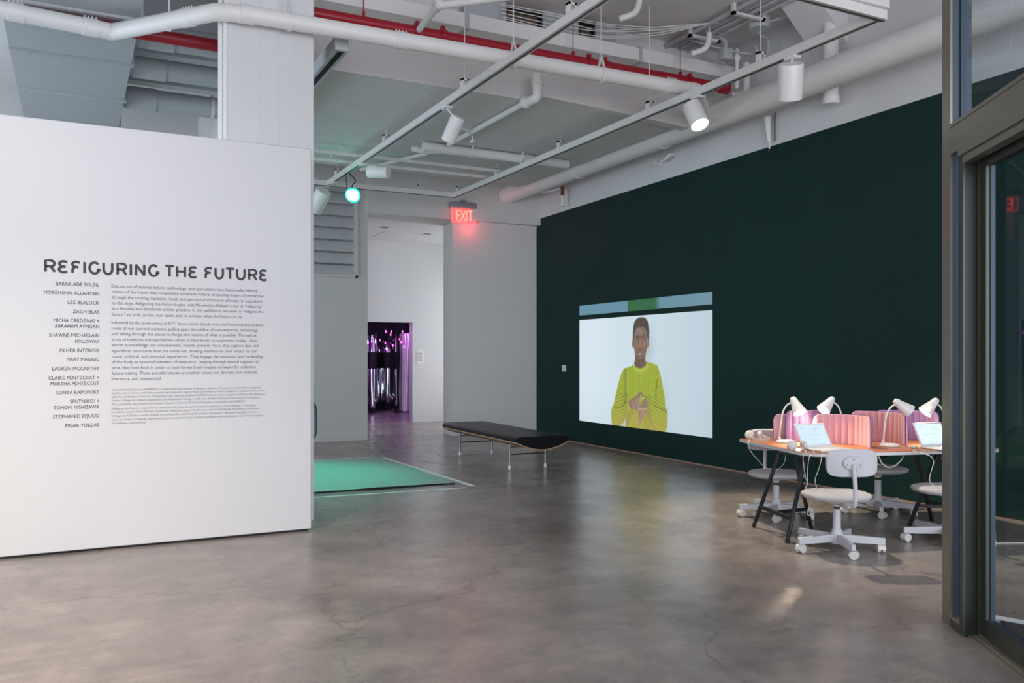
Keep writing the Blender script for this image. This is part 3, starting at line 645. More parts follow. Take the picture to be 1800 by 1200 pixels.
gl = thing('green_lamp', 'glowing green lamp hanging from the left track on black cable', 'lamp', (3.92, 13.1, 4.05))
gp = Vector((3.824, 12.785, 4.04)); gd = Vector(from_cam(-.05, -.85, -.45)); q = rot_to(gd, gp)
make('lens', M().lathe([(.098, .02), (.085, .045), (.05, .06), (.01, .065)], 24, q), 'greenlens', gl)
make('rim', M().lathe([(.03, -.14), (.05, -.12), (.11, -.01), (.118, .02), (.10, .026)], 24, q), 'greenhalo', gl)
make('cable', M().tube(smooth_path([(3.81, 12.99, 4.42), (3.88, 12.85, 4.28), (3.84, 12.89, 4.20), (3.84, 12.86, 4.11)], 6), .009, 6).tube([(3.78, 13.04, 4.42), (3.76, 12.88, 4.11)], .006, 6), 'gasket', gl)
spot('green_spot', (3.70, 12.55, 3.93), (2.2, 10.8, 0), 470, (.0, 1, .58), 62, 1, .08)
point('green_glow', (3.65, 12.5, 4.03), 1.4, (.0, 1, .6), .08)

# ---------------------------------------------------------------- exit sign
ex = thing('exit_sign', 'red lit EXIT sign hanging in front of the far wall', 'sign', (6.76, 15.2, 4.5))
make('housing', M().box(6.46, 7.05, 15.16, 15.28, 4.44, 4.55, .02, 2).box(6.7, 6.8, 15.2, 15.24, 4.55, 4.6), 'signhouse', ex)
make('panel', M().box(6.52, 7.02, 15.215, 15.23, 4.17, 4.44), 'signpanel', ex)
make('lit_edge', M().box(6.52, 7.02, 15.210, 15.235, 4.155, 4.17).box(6.512, 6.522, 15.21, 15.235, 4.16, 4.44).box(7.015, 7.025, 15.21, 15.235, 4.16, 4.44), 'signedge', ex)
m = M()
for ch, x0, x1 in (('e', 6.60, 6.69), ('X', 6.70, 6.79), ('I', 6.79, 6.85), ('T', 6.85, 6.95)):
    for s in GL[ch]: stroke(m, [(x0+(x1-x0)*p[0], 4.20+.19*p[1]) for p in s], .022, 15.206, .004)
make('letters', m, 'signred', ex, smooth=False)
point('exit_glow', (6.80, 15.1, 4.05), 2.6, (1, .10, .12), .05)

# ---------------------------------------------------------------- louvre in the far wall
lv = thing('louvre', 'grey wall louvre high beside the end of the text wall', 'louvre', (4.2, 15.45, 3.0))
make('frame', M().box(3.0, 4.70, 15.41, 15.46, 3.02, 3.06).box(4.655, 4.70, 15.41, 15.46, 3.02, 4.72).box(3.0, 4.70, 15.41, 15.46, 4.68, 4.72), 'farwall', lv)
for k in range(8):
    z = 3.05+k*.222
    q = Matrix.Translation((3.85, 15.50, z+.10)) @ Matrix.Rotation(R(-33), 4, 'X')
    make('slat', M().box(-.81, .81, -.012, .012, -.115, .115, .003, 1, q), 'louvre', lv)

# ---------------------------------------------------------------- handrail loop, wall card, switch
hd = thing('handrail', 'bent grey tube handrail end sticking out behind the text wall', 'handrail', (3.0, 12, 0))
hp = [(2.2, 11.6, .92)]+[(2.84, 11.92, .92)]+arc((2.93, .80), .12, 90, 0, 6, lambda x, y: (x, 12.0+(x-2.93)*.3, y))+arc((2.93, .50), .12, 0, -90, 6, lambda x, y: (x, 12.0+(x-2.93)*.3, y))+[(2.84, 11.92, .38), (2.2, 11.6, .38)]
make('rail_tube', M().tube(hp, .026, 12), 'handrail', hd)
make('post', M().tube([(2.3, 11.65, 0), (2.3, 11.65, .92)], .024, 12).lathe([(.06, 0), (.06, .012), (.03, .02)], 16, Matrix.Translation((2.3, 11.65, 0))), 'handrail', hd)
wc = thing('wall_card', 'small white label card on the inner hall wall beside the doorway', 'card', (7.35, 19.1, 1.6))
make('card', M().box(7.26, 7.44, 19.092, 19.1, 1.38, 1.70), 'paper', wc)
m = M()
for k in range(9): m.box(7.28, 7.28+.10+.03*((k*7) % 3)/2, 19.090, 19.092, 1.66-.025*k, 1.668-.025*k)
make('print_lines', m, 'ink3', wc)
sw = thing('wall_switch', 'small pale switch plate on the green wall left of the projection', 'switch', (8.1, 13.65, 1.34))
make('plate', M().box(8.095, 8.11, 13.58, 13.72, 1.28, 1.40, .004, 1), 'white_plastic', sw)
make('rocker', M().box(8.088, 8.097, 13.63, 13.67, 1.31, 1.37, .003, 1), 'paper', sw)

# ---------------------------------------------------------------- purple room beyond the doorway
struct('wall_back', M().box(4.8, 11.5, 26.5, 26.7, 0, 4.0).box(4.6, 4.8, 19.3, 26.7, 0, 4).box(11.3, 11.5, 19.3, 26.7, 0, 4), 'blackcloth')
struct('ceiling', M().box(4.6, 11.5, 19.3, 26.7, 3.4, 3.6), 'blackcloth')
point('purple_a', (6.3, 20.6, 2.6), 70, (.62, .06, .85), .02)
point('purple_b', (9.2, 21.4, 2.4), 50, (.62, .06, .85), .02)
area('added_white_fill', (6.2, 20.2, 3.2), (R(38), 0, R(-25)), .8, .6, 18, (.8, .85, 1))  # added unseen fill that whitens the mirror sheets

# mirrored, black-banded columns and hanging bulbs of the purple room
cols = [(7.52, 23.6, .13), (7.86, 24.0, .12), (8.16, 23.9, .16), (8.40, 24.4, .10), (7.30, 22.6, .09), (8.62, 24.9, .14), (7.95, 22.5, .035)]
lbs = ['mirrored column with black band, second from the doorway left edge', 'slim mirrored column with black band near middle of doorway', 'widest mirrored column with black band in the doorway',
       'narrow mirrored column with black band behind the widest one', 'mirrored column with black band at the doorway left edge', 'mirrored column with black band partly behind the mirror sheets',
       'very thin mirrored strip standing in front of the columns']
for i, (x, y, r) in enumerate(cols):
    t = thing('mirrored_column', lbs[i], 'column', (x, y, 0), 0, 'mirrored columns of the purple room')
    rr = random.Random(i); ph = rr.random()*6
    def ring(z, k=1.): return [Vector((x+(r*k)*(1+.18*math.sin(3*a+ph+z*1.3))*math.cos(a), y+(r*k)*(1+.14*math.sin(2*a+ph*2-z))*math.sin(a), z)) for a in [2*PI*j/24 for j in range(24)]]
    make('lower_mirror', M().loft([ring(.12+.1*rr.random(), .8)]+[ring(.3+.2*j) for j in range(5)]+[ring(1.22)]), 'mirror', t)
    make('black_band', M().loft([ring(1.22, 1.15), ring(1.68, 1.15)]), 'gasket', t)
    make('upper_mirror', M().loft([ring(1.68), ring(1.95, .9), ring(2.05+.25*rr.random(), .45)]), 'mirror', t)
    make('foot', M().lathe([(r*.8, 0), (r*.8, .2)], 16, Matrix.Translation((x, y, 0))), 'gasket', t)
for i, (x0, x1, y, l) in enumerate(((8.02, 8.30, 22.2, 'left curved mirror sheet reflecting white hall in the doorway'), (8.20, 8.55, 22.9, 'right curved mirror sheet reflecting white hall in the doorway'))):
    t = thing('mirror_sheet', l, 'mirror', ((x0+x1)/2, y, 0), 0, 'curved mirror sheets of the purple room')
    pts = [(x0+(x1-x0)*k/10, y-.10*math.sin(PI*k/10)*(1 if i else -1)) for k in range(11)]
    rings = []
    for z in (.05, .5, 1.0, 1.5, 2.0, 2.2):
        f = 1-.25*max(0, (.6-z)); rings.append([Vector((x0+(p[0]-x0)*f, p[1]+.04*math.sin(z*3), z)) for p in pts]+[Vector((x0+(p[0]-x0)*f, p[1]+.02+.04*math.sin(z*3), z)) for p in reversed(pts)])
    make('sheet', M().loft(rings), 'sheetmirror', t)
rr = random.Random(3)
bpos = [(7.35, 21.6, 2.22), (7.62, 22.0, 2.15), (7.85, 22.6, 2.25), (8.10, 22.4, 2.25), (8.35, 22.1, 2.25)]
while len(bpos) < 26:
    y = rr.uniform(22, 25.8); x = y*rr.uniform(.322, .372); bpos.append((x, y, rr.uniform(1.72, 2.12)))
for i, (x, y, z) in enumerate(bpos):
    t = thing('hanging_bulb', 'small glowing magenta bulb hanging in the dark room beyond doorway', 'bulb', (x, y, z), 0, 'magenta bulbs of the dark room')
    make('bulb', M().lathe([(.004, -.035), (.017, -.02), (.02, 0), (.01, .03), (.006, .035)], 12, Matrix.Translation((x, y, z))), 'magenta', t)
    make('cord', M().tube([(x, y, z+.035), (x, y, 3.4)], .005, 5), 'gasket', t)

# ---------------------------------------------------------------- floor mat and tape
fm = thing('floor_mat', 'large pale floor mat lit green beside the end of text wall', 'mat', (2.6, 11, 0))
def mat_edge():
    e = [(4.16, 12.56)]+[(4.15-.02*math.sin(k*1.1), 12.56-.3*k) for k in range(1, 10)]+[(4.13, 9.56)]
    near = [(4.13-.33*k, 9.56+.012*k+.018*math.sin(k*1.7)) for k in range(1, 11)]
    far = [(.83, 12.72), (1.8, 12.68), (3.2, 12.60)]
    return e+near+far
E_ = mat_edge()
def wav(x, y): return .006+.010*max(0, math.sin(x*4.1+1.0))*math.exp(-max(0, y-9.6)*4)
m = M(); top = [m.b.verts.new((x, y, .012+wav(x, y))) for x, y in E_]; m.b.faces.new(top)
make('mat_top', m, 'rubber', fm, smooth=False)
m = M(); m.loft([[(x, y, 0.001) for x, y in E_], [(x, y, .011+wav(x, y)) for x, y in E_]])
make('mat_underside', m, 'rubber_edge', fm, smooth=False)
def tape(p0, p1, wd, l, mt='tape'):
    single('floor_tape', M().bar((p0[0], p0[1], .002), (p1[0], p1[1], .002), wd, .002), mt, l, 'tape', 'strips of tape on the floor', ((p0[0]+p1[0])/2, (p0[1]+p1[1])/2, 0))
tape((1.6, 12.95), (4.05, 12.70), .045, 'white floor tape along the far edge of green-lit mat')
tape((4.24, 12.62), (4.27, 9.33), .060, 'widest white floor tape, along the right side of mat')
tape((1.0, 9.44), (4.13, 9.24), .038, 'white floor tape along the near edge of green-lit mat')
tape((4.25, 9.24), (5.2, 9.20), .012, 'thin faint tape line continuing right of the near mat edge', 'scuff')
tape((4.60, 11.95), (4.76, 11.30), .03, 'dull tape residue slanting beside the mat, left of bench', 'scuff')
tape((5.10, 12.26), (6.1, 12.36), .014, 'thin light line on the floor at the far bench legs', 'scuff')
tape((5.25, 10.28), (6.08, 10.27), .014, 'thin light line on the floor at the near bench legs', 'scuff')
tape((4.9, 10.7), (4.75, 9.9), .02, 'dull tape residue on floor in front of the bench', 'scuff')

# ---------------------------------------------------------------- bench
bn = thing('bench', 'black leather bench with bent plywood shell and steel legs', 'bench', (5.66, 11.4, 0), R(-2.4))
Lh = 1.42
def bx_(u): return .31+.105*(abs(u)/.39)**1.8
us = [-.39+.78*k/16 for k in range(17)]
make('plywood_shell', M().loft([[(u, y, bx_(u)) for u in us]+[(u, y, bx_(u)-.017) for u in reversed(us)] for y in (-Lh, Lh)]), 'ply', bn, world=False)
def padring(y, k):
    r = [(u*k, y, bx_(u)+.001) for u in us]
    r += [(.40*k, y, .435), (.395*k, y, .462), (.37*k, y, .480), (.30*k, y, .487), (0, y, .489), (-.30*k, y, .487), (-.37*k, y, .480), (-.395*k, y, .462), (-.40*k, y, .435)]
    return r
rings = [padring(-Lh+.005, .985)]+[padring(y, 1) for y in (-Lh+.03, -Lh/2, 0, Lh/2, Lh-.03)]+[padring(Lh-.005, .985)]
o = make('cushion', M().loft(rings), 'leather', bn, world=False)
for sy in (-.94, .94):
    for sx in (-.275, .275):
        lg = make('leg', M().tube([(sx, sy, .0), (sx, sy, .345)], .017, 14), 'chrome', bn, world=False)
        make('foot_cap', M().lathe([(.021, 0), (.021, .05), (.017, .055)], 14, Matrix.Translation((sx, sy, 0))), 'white_plastic', lg, world=False)
    make('cross_bar', M().tube([(-.275, sy, .205), (.275, sy, .205)], .010, 10), 'chrome', bn, world=False)
    make('rail', M().box(-.28, .28, sy-.02, sy+.02, .30, .315), 'chrome', bn, world=False)

# ---------------------------------------------------------------- video projection on the green wall
PIC={
'hair':[(0.4596,0.7867),(0.4613,0.8478),(0.4637,0.8944),(0.4702,0.9367),(0.4797,0.9567),(0.4897,0.9717),(0.5057,0.9806),(0.5135,0.9822),(0.5293,0.9828),(0.5488,0.9789),(0.5645,0.9622),(0.5739,0.9422),(0.5821,0.9233),(0.5842,0.8867),(0.5864,0.8639),(0.585,0.8233),(0.585,0.7911),(0.5829,0.7683),(0.5753,0.7689),(0.5704,0.8144),(0.5674,0.8422),(0.5604,0.87),(0.5488,0.8883),(0.5293,0.8967),(0.5095,0.9),(0.4935,0.8939),(0.4816,0.875),(0.4735,0.8428),(0.471,0.81),(0.4694,0.7794)],
'face':[(0.4694,0.7867),(0.471,0.8194),(0.4756,0.8517),(0.4835,0.8794),(0.4957,0.895),(0.5135,0.9006),(0.5371,0.8956),(0.5528,0.8856),(0.5645,0.8606),(0.5699,0.8239),(0.572,0.7778),(0.5704,0.7233),(0.5645,0.6822),(0.5558,0.6456),(0.555,0.6039),(0.5645,0.5856),(0.5604,0.5533),(0.5214,0.5272),(0.4816,0.5428),(0.4686,0.5756),(0.4759,0.5989),(0.4783,0.6317),(0.4751,0.6739),(0.4686,0.73)],
'eyeL':[(0.4897,0.7906),(0.4976,0.7944),(0.5076,0.7872),(0.5035,0.7794),(0.4916,0.7811)],
'eyeR':[(0.5311,0.7839),(0.539,0.79),(0.5469,0.7856),(0.545,0.7761),(0.5333,0.7772)],
'irisL':[(0.4943,0.7911),(0.5008,0.7906),(0.5016,0.7794),(0.4943,0.7806)],
'irisR':[(0.5363,0.7878),(0.5417,0.7872),(0.5425,0.7761),(0.5363,0.7772)],
'lidL':[(0.4835,0.8022),(0.4957,0.8067),(0.5095,0.7989),(0.5103,0.7894),(0.4997,0.7956),(0.4875,0.7906)],
'lidR':[(0.5293,0.7933),(0.539,0.8),(0.5509,0.7972),(0.5528,0.7856),(0.5412,0.7911),(0.5311,0.7861)],
'browL':[(0.4835,0.8161),(0.4957,0.825),(0.5095,0.8172),(0.5103,0.81),(0.4957,0.8156),(0.4856,0.8094)],
'browR':[(0.5284,0.8089),(0.539,0.8206),(0.5547,0.82),(0.5574,0.8117),(0.5412,0.8122),(0.5301,0.8028)],
'nose':[(0.5135,0.7894),(0.5222,0.7889),(0.5274,0.7289),(0.5293,0.715),(0.5195,0.7094),(0.5076,0.7156),(0.5049,0.7222),(0.5095,0.7294)],
'nostr':[(0.5076,0.7211),(0.5135,0.7161),(0.5255,0.7156),(0.5293,0.7217),(0.5284,0.71),(0.5195,0.7067),(0.5095,0.7106)],
'lipU':[(0.4976,0.67),(0.5076,0.6839),(0.5154,0.6806),(0.5222,0.6833),(0.5301,0.6722),(0.5274,0.6661),(0.5135,0.6678),(0.5016,0.6661)],
'lipL':[(0.4997,0.6678),(0.5135,0.6694),(0.5284,0.6683),(0.5233,0.655),(0.5135,0.6494),(0.5057,0.6556)],
'mouthsh':[(0.5095,0.7011),(0.5214,0.7011),(0.5222,0.6844),(0.5095,0.6844)],
'fore':[(0.4935,0.8833),(0.5135,0.8889),(0.5293,0.8833),(0.5333,0.8489),(0.5214,0.8261),(0.4976,0.8322),(0.4897,0.8556)],
'cheekR':[(0.5412,0.765),(0.5604,0.76),(0.5585,0.7328),(0.545,0.7144),(0.5311,0.7239)],
'cheekL':[(0.4835,0.7672),(0.4997,0.7622),(0.5057,0.7294),(0.4935,0.7017),(0.4816,0.725)],
'jawsh':[(0.4751,0.6739),(0.4897,0.6361),(0.5135,0.6106),(0.5412,0.6272),(0.5645,0.6822),(0.555,0.6039),(0.5604,0.5767),(0.5214,0.5344),(0.4816,0.5567),(0.4775,0.6033)],
'earL':[(0.458,0.7894),(0.4556,0.7633),(0.4556,0.735),(0.4596,0.7139),(0.467,0.7067),(0.4702,0.7444),(0.4686,0.7817)],
'earR':[(0.5837,0.7867),(0.585,0.75),(0.5842,0.7272),(0.5783,0.7067),(0.572,0.7094),(0.572,0.7506),(0.5753,0.7733)],
'greenL':[(0.4596,0.7189),(0.4694,0.7022),(0.4653,0.7117)],
'greenR':[(0.5799,0.7139),(0.5702,0.6911),(0.5574,0.65),(0.5574,0.6039),(0.5628,0.5994),(0.5599,0.6361),(0.572,0.6817)],
'torso':[(0.4689,0.5611),(0.4326,0.5444),(0.39,0.5267),(0.3749,0.4944),(0.3662,0.4722),(0.3524,0.4172),(0.3418,0.3728),(0.3296,0.3111),(0.3172,0.25),(0.3074,0.1989),(0.2914,0.1617),(0.2868,0.125),(0.2855,0.08),(0.2885,0.0361),(0.2985,-0.0178),(0.4044,-0.0183),(0.506,-0.0189),(0.6371,-0.0133),(0.6977,-0.0139),(0.7077,0.0333),(0.7134,0.0739),(0.7159,0.1544),(0.7099,0.1839),(0.7029,0.2133),(0.6956,0.2828),(0.6831,0.3728),(0.6728,0.4428),(0.6603,0.5033),(0.6476,0.5489),(0.6392,0.5639),(0.5945,0.5839),(0.5631,0.5939)],
'gap':[(0.3329,-0.01),(0.3662,0.0139),(0.3911,0.0417),(0.4101,0.0822),(0.4139,0.0911),(0.4068,0.0411),(0.4033,-0.0211),(0.3662,-0.0189)],
'armshL':[(0.4466,0.1539),(0.428,0.1306),(0.4139,0.0961),(0.4068,0.0411),(0.4033,-0.0211),(0.428,0.0444),(0.4466,0.1056),(0.4789,0.1522)],
'armshR':[(0.5769,0.2),(0.5945,0.1706),(0.6029,0.0994),(0.6203,0.0456),(0.6371,0.0017),(0.6203,0.0044),(0.5945,0.0672),(0.5683,0.1317)],
'foldL':[(0.3911,0.2128),(0.402,0.2572),(0.4006,0.3222),(0.4068,0.2578),(0.4044,0.2139),(0.39,0.2044)],
'foldR':[(0.6308,0.2106),(0.6295,0.3589),(0.6392,0.4311),(0.6541,0.4928),(0.6422,0.4111),(0.6371,0.3494),(0.6371,0.2117)],
'elbL':[(0.3123,0.1772),(0.3369,0.1661),(0.3806,0.1956),(0.4231,0.2378),(0.3806,0.1844),(0.3394,0.1583),(0.3172,0.1644)],
'elbR':[(0.5945,0.2533),(0.6243,0.215),(0.679,0.1956),(0.7037,0.1833),(0.7118,0.1539),(0.6956,0.1772),(0.6625,0.1911),(0.6203,0.2044)],
'collar':[(0.458,0.5667),(0.4697,0.5294),(0.4878,0.5033),(0.5152,0.4933),(0.5463,0.5039),(0.5704,0.5289),(0.5837,0.5578),(0.5769,0.5839),(0.5661,0.5683),(0.5507,0.5389),(0.5106,0.5261),(0.4789,0.54),(0.4672,0.5639)],
'handL':[(0.4269,0.2378),(0.4466,0.2533),(0.4789,0.28),(0.5016,0.3083),(0.5206,0.3306),(0.533,0.3161),(0.5463,0.275),(0.5374,0.2639),(0.5309,0.2894),(0.5219,0.3044),(0.5127,0.2667),(0.5114,0.2139),(0.5016,0.1922),(0.497,0.1728),(0.481,0.1606),(0.4697,0.1672),(0.4466,0.1644),(0.4326,0.1956)],
'fin1':[(0.4559,0.2406),(0.4626,0.2439),(0.4835,0.1689),(0.4764,0.16),(0.4672,0.1694)],
'fin2':[(0.4743,0.2633),(0.4824,0.2667),(0.5051,0.1978),(0.5005,0.1894),(0.4924,0.1961)],
'fin3':[(0.4924,0.2811),(0.4992,0.2867),(0.5114,0.2244),(0.5084,0.2111),(0.5024,0.2183)],
'handR':[(0.5455,0.27),(0.5596,0.2761),(0.5691,0.2617),(0.5748,0.2311),(0.5758,0.2),(0.5683,0.1783),(0.5604,0.1667),(0.5639,0.1467),(0.5507,0.1189),(0.533,0.0906),(0.5241,0.0628),(0.5206,0.0417),(0.5114,0.035),(0.506,0.0422),(0.5043,0.0867),(0.5016,0.1389),(0.5005,0.1733),(0.506,0.1978),(0.5241,0.2261)],
'knuck':[(0.5038,0.1817),(0.5683,0.1889),(0.5661,0.1728),(0.5038,0.1656)],
'fing4':[(0.5043,0.1633),(0.5125,0.1639),(0.5141,0.0722),(0.5206,0.0622),(0.5187,0.0411),(0.5114,0.035),(0.506,0.0422),(0.5051,0.0867)],
'fing5':[(0.5214,0.165),(0.533,0.1667),(0.5309,0.1006),(0.5222,0.0733),(0.516,0.0722)],
'fing6':[(0.5401,0.1672),(0.5534,0.1689),(0.5507,0.1189),(0.5366,0.0989)],
'white':[(0.5366,0.2689),(0.542,0.2772),(0.5463,0.2739),(0.5436,0.2633),(0.5382,0.2606)]}

PY0, PY1, PZ0, PZ1 = 13.109, 9.417, .42, 2.22
def in_poly(px, py, poly):
    ins = np.zeros(px.shape, bool); n = len(poly)
    for i in range(n):
        x0, y0 = poly[i]; x1, y1 = poly[(i+1) % n]
        if y0 == y1: continue
        c = ((y0 > py) != (y1 > py)) & (px < (x1-x0)*(py-y0)/(y1-y0)+x0)
        ins ^= c
    return ins
def lin(c): c = np.array(c, float)/255.; return np.where(c <= .04045, c/12.92, ((c+.055)/1.055)**2.4)
NU, NV, SS = 640, 260, 2
gu = (np.arange(NU*SS)+.5)/(NU*SS); gv = (np.arange(NV*SS)+.5)/(NV*SS)
U, V = np.meshgrid(gu, gv)
def blend(img, mask, col, a=1.):
    mm = (mask*a)[..., None]; return img*(1-mm)+lin(col)*mm
img = np.ones(U.shape+(3,))*lin((212, 226, 235))
g = np.clip((U-.15)/.85, 0, 1)[..., None]; img = img*(1-g)+lin((186, 203, 214))*g
g = np.clip(.35-V, 0, 1)[..., None]*.6; img = img*(1-g)+lin((180, 198, 205))*g
sh = np.exp(-((U-.575)/.045)**2)*np.clip((V-.35)*3, 0, 1)*np.clip((.98-V)*4, 0, 1)*.38
img = blend(img, sh, (128, 148, 158))
sh = np.exp(-((U-.70)/.03)**2)*np.clip((.6-V)*3, 0, 1)*.18; img = blend(img, sh, (130, 150, 158))
k = lambda n: in_poly(U, V, PIC[n]).astype(float)
SWE = (166, 180, 48)
tor = k('torso'); img = blend(img, tor, SWE)
ribs = .5+.5*np.sin(U*2*PI*88)
body = tor*(np.abs(U-.485) < .115)*(V < .66)
img = blend(img, body*ribs, (118, 126, 36), .6)
sl = tor*(np.abs(U-.485) >= .115)*(V > .30)
img = blend(img, sl*(.5+.5*np.sin((U*1.0+np.sign(U-.485)*-.18*V)*2*PI*84)), (112, 120, 34), .6)
arm = tor*(np.abs(U-.485) >= .06)*(V <= .30)
wv = np.where(U < .485, V-.55*(U-.36)**1*0+1.6*(U-.30)**2*0-.55*(U-.38), V+.65*(U-.58)-.0)
img = blend(img, arm*(.5+.5*np.sin(wv*2*PI*34)), (112, 112, 34), .65)
fade = tor*np.clip((.30-V)*2.2, 0, .55); img = blend(img, fade, (178, 160, 78))
img = blend(img, tor*np.exp(-((U-.40)/.012)**2)*(V > .28)*(V < .6), (110, 112, 40), .55)
img = blend(img, k('gap'), (188, 192, 180))
for n, a in (('armshL', .55), ('armshR', .45)): img = blend(img, k(n), (150, 128, 80), a)
for n in ('foldL', 'foldR', 'elbL', 'elbR'): img = blend(img, k(n), (104, 92, 40), .75)
img = blend(img, k('hair'), (80, 64, 56)); img = blend(img, k('hair')*np.clip((.86-V)*8, 0, 1), (70, 56, 50), .6)
for n in ('greenL', 'greenR'): img = blend(img, k(n), (176, 188, 90), .7)
for n in ('earL', 'earR'): img = blend(img, k(n), (128, 98, 84))
fc = k('face'); img = blend(img, fc, (126, 100, 86)); img = blend(img, k('jawsh')*fc, (96, 76, 66), .7)
img = blend(img, fc*np.exp(-((U-.508)/.012)**2), (92, 72, 62), .4)
img = blend(img, k('fore'), (146, 128, 124), .55)
for n, a in (('cheekR', .75), ('cheekL', .35)): img = blend(img, k(n), (156, 116, 80), a)
img = blend(img, k('nose'), (152, 116, 84), .8)
img = blend(img, k('nostr'), (92, 66, 52)); img = blend(img, k('mouthsh'), (128, 100, 96), .6)
for n in ('browL', 'browR'): img = blend(img, k(n), (74, 56, 50), .8)
for n in ('lidL', 'lidR'): img = blend(img, k(n), (78, 60, 56), .8)
for n in ('eyeL', 'eyeR'): img = blend(img, k(n), (150, 148, 150))
for n in ('irisL', 'irisR'): img = blend(img, k(n), (46, 40, 44))
img = blend(img, k('lipU'), (112, 78, 80)); img = blend(img, k('lipL'), (170, 134, 150))
img = blend(img, k('collar')*1., (170, 184, 54)); 
img = blend(img, k('handL'), (140, 112, 94)); img = blend(img, k('handR'), (142, 116, 98))
for n in ('fin1', 'fin2', 'fin3'): img = blend(img, k(n), (172, 146, 132), .75)
img = blend(img, k('knuck')*k('handR'), (188, 162, 146), .75)
for n in ('fing4', 'fing5', 'fing6'): img = blend(img, k(n), (184, 136, 112), .85)
img = blend(img, k('white'), (225, 228, 215))
strip = np.ones(U.shape+(3,))*lin((96, 138, 156)); g = np.clip((U-.6)/.4, 0, 1)[..., None]; strip = strip*(1-g)+lin((108, 138, 154))*g
gm = np.clip((U-.419)*400, 0, 1)*np.clip((.665-U)*24, 0, 1)
strip = blend(strip, gm, (46, 100, 56)); strip = blend(strip, gm*(.5+.5*np.sin(U*2*PI*110)), (36, 84, 44), .6)
def down(a): return a.reshape(NV, SS, NU, SS, 3).mean(axis=(1, 3))
def picture(name, cols, y0, y1, z0, z1, off, parent, strength):
    nv, nu = cols.shape[:2]
    ys = np.linspace(y0, y1, nu); zs = np.linspace(z0, z1, nv); YY, ZZ = np.meshgrid(ys, zs)
    XX = 7.80+.023*YY-off
    co = np.stack([XX, YY, ZZ], -1).reshape(-1, 3)
    idx = np.arange(nv*nu).reshape(nv, nu)
    f = np.stack([idx[:-1, :-1], idx[:-1, 1:], idx[1:, 1:], idx[1:, :-1]], -1).reshape(-1, 4)
    me = bpy.data.meshes.new(name); me.from_pydata(co.tolist(), [], f.tolist())
    ca = me.color_attributes.new('picture', 'FLOAT_COLOR', 'POINT')
    buf = np.ones((nv*nu, 4)); buf[:, :3] = cols.reshape(-1, 3); ca.data.foreach_set('color', buf.ravel())
    mm = bpy.data.materials.new(name+'_light'); mm.use_nodes = True; nt = mm.node_tree; b = nt.nodes['Principled BSDF']
    b.inputs['Base Color'].default_value = (.02, .04, .04, 1); b.inputs['Roughness'].default_value = .7
    at_ = nt.nodes.new('ShaderNodeVertexColor'); at_.layer_name = 'picture'
    nt.links.new(at_.outputs[0], b.inputs['Emission Color']); b.inputs['Emission Strength'].default_value = strength
    me.materials.append(mm); o = bpy.data.objects.new(name, me); COL.objects.link(o)
    if parent is not None: me.transform(world_of(parent).inverted()); o.parent = parent
    return o
pj_ = thing('video_projection', 'video projected on the green wall, a person in a mustard ribbed sweater signing', 'projection', (8.0, 11.2, .4))
picture('picture', down(img), 13.10, 9.41, .405, 2.21, .004, pj_, 1.0)
picture('upper_strip', down(strip)[:60], 13.10, 9.41, 2.292, 2.468, .004, pj_, 1.0)

# ---------------------------------------------------------------- desk
DZ = .74
def round_poly(pts, r, n=6):
    out = []
    for i, p in enumerate(pts):
        p = Vector(p); a = (Vector(pts[i-1])-p).normalized(); c = (Vector(pts[(i+1) % len(pts)])-p).normalized()
        rr = r[i] if isinstance(r, (list, tuple)) else r
        s, e = p+a*rr, p+c*rr
        for k in range(n+1):
            t = k/n; out.append(tuple(s*(1-t)**2+p*2*t*(1-t)+e*t*t))
    return out
dk = thing('desk', 'shared desk with orange-brown top and white edge by green wall', 'desk', (6.4, 5.6, 0))
dp_ = round_poly([(5.47, 5.21), (7.30, 4.69), (7.62, 5.88), (5.87, 6.51)], [.22, .16, .16, .05])
make('desktop_core', M().prism(dp_, DZ-.030, DZ-.004), 'edge', dk)
ctr = Vector((6.5, 5.6)); inner = [tuple(ctr+(Vector(p)-ctr)*.995) for p in dp_]
make('desktop_laminate', M().prism(inner, DZ-.004, DZ), 'laminate', dk)
def trestle(pa, pb, ps, ta, tb, ts, label):
    t = thing('trestle', label, 'trestle', ((pa[0]+pb[0]+ps[0])/3, (pa[1]+pb[1]+ps[1])/3, 0), 0, 'black trestles under the desk')
    H = DZ-.032
    for f, p in ((pa, ta), (pb, tb), (ps, ts)):
        make('leg', M().bar((f[0], f[1], 0), (p[0], p[1], H-.02), .022, .038, (.3, .95, 0), .003), 'black', t)
    f = .27
    la = Vector((*pa, 0)).lerp(Vector((*ta, H)), f); lb2 = Vector((*pb, 0)).lerp(Vector((*tb, H)), f); ls = Vector((*ps, 0)).lerp(Vector((*ts, H)), f)
    make('cross_bar', M().bar(la, lb2, .02, .032), 'black', t); make('cross_bar', M().bar((la+lb2)/2, ls, .02, .03), 'black', t)
    make('top_bar', M().bar((ta[0], ta[1], H-.012), (tb[0], tb[1], H-.012), .05, .024).bar(((ta[0]+tb[0])/2, (ta[1]+tb[1])/2, H-.012), (ts[0], ts[1], H-.012), .04, .02), 'black', t)
trestle((5.29, 5.28), (5.51, 5.91), (5.91, 5.60), (5.56, 5.34), (5.62, 5.70), (5.60, 5.50), 'black trestle under the left end of the desk')
trestle((7.05, 4.72), (7.22, 5.36), (6.82, 5.30), (6.80, 4.99), (6.90, 5.30), (6.98, 5.12), 'black trestle under right end of the desk, partly behind door post')
ct = thing('cable_tray', 'white adapter and black cables clipped under the desk front edge', 'cables', (6.1, 5.25, .68))
make('adapter', M().box(6.02, 6.16, 5.14, 5.24, .665, .705, .006, 1), 'white_plastic', ct)
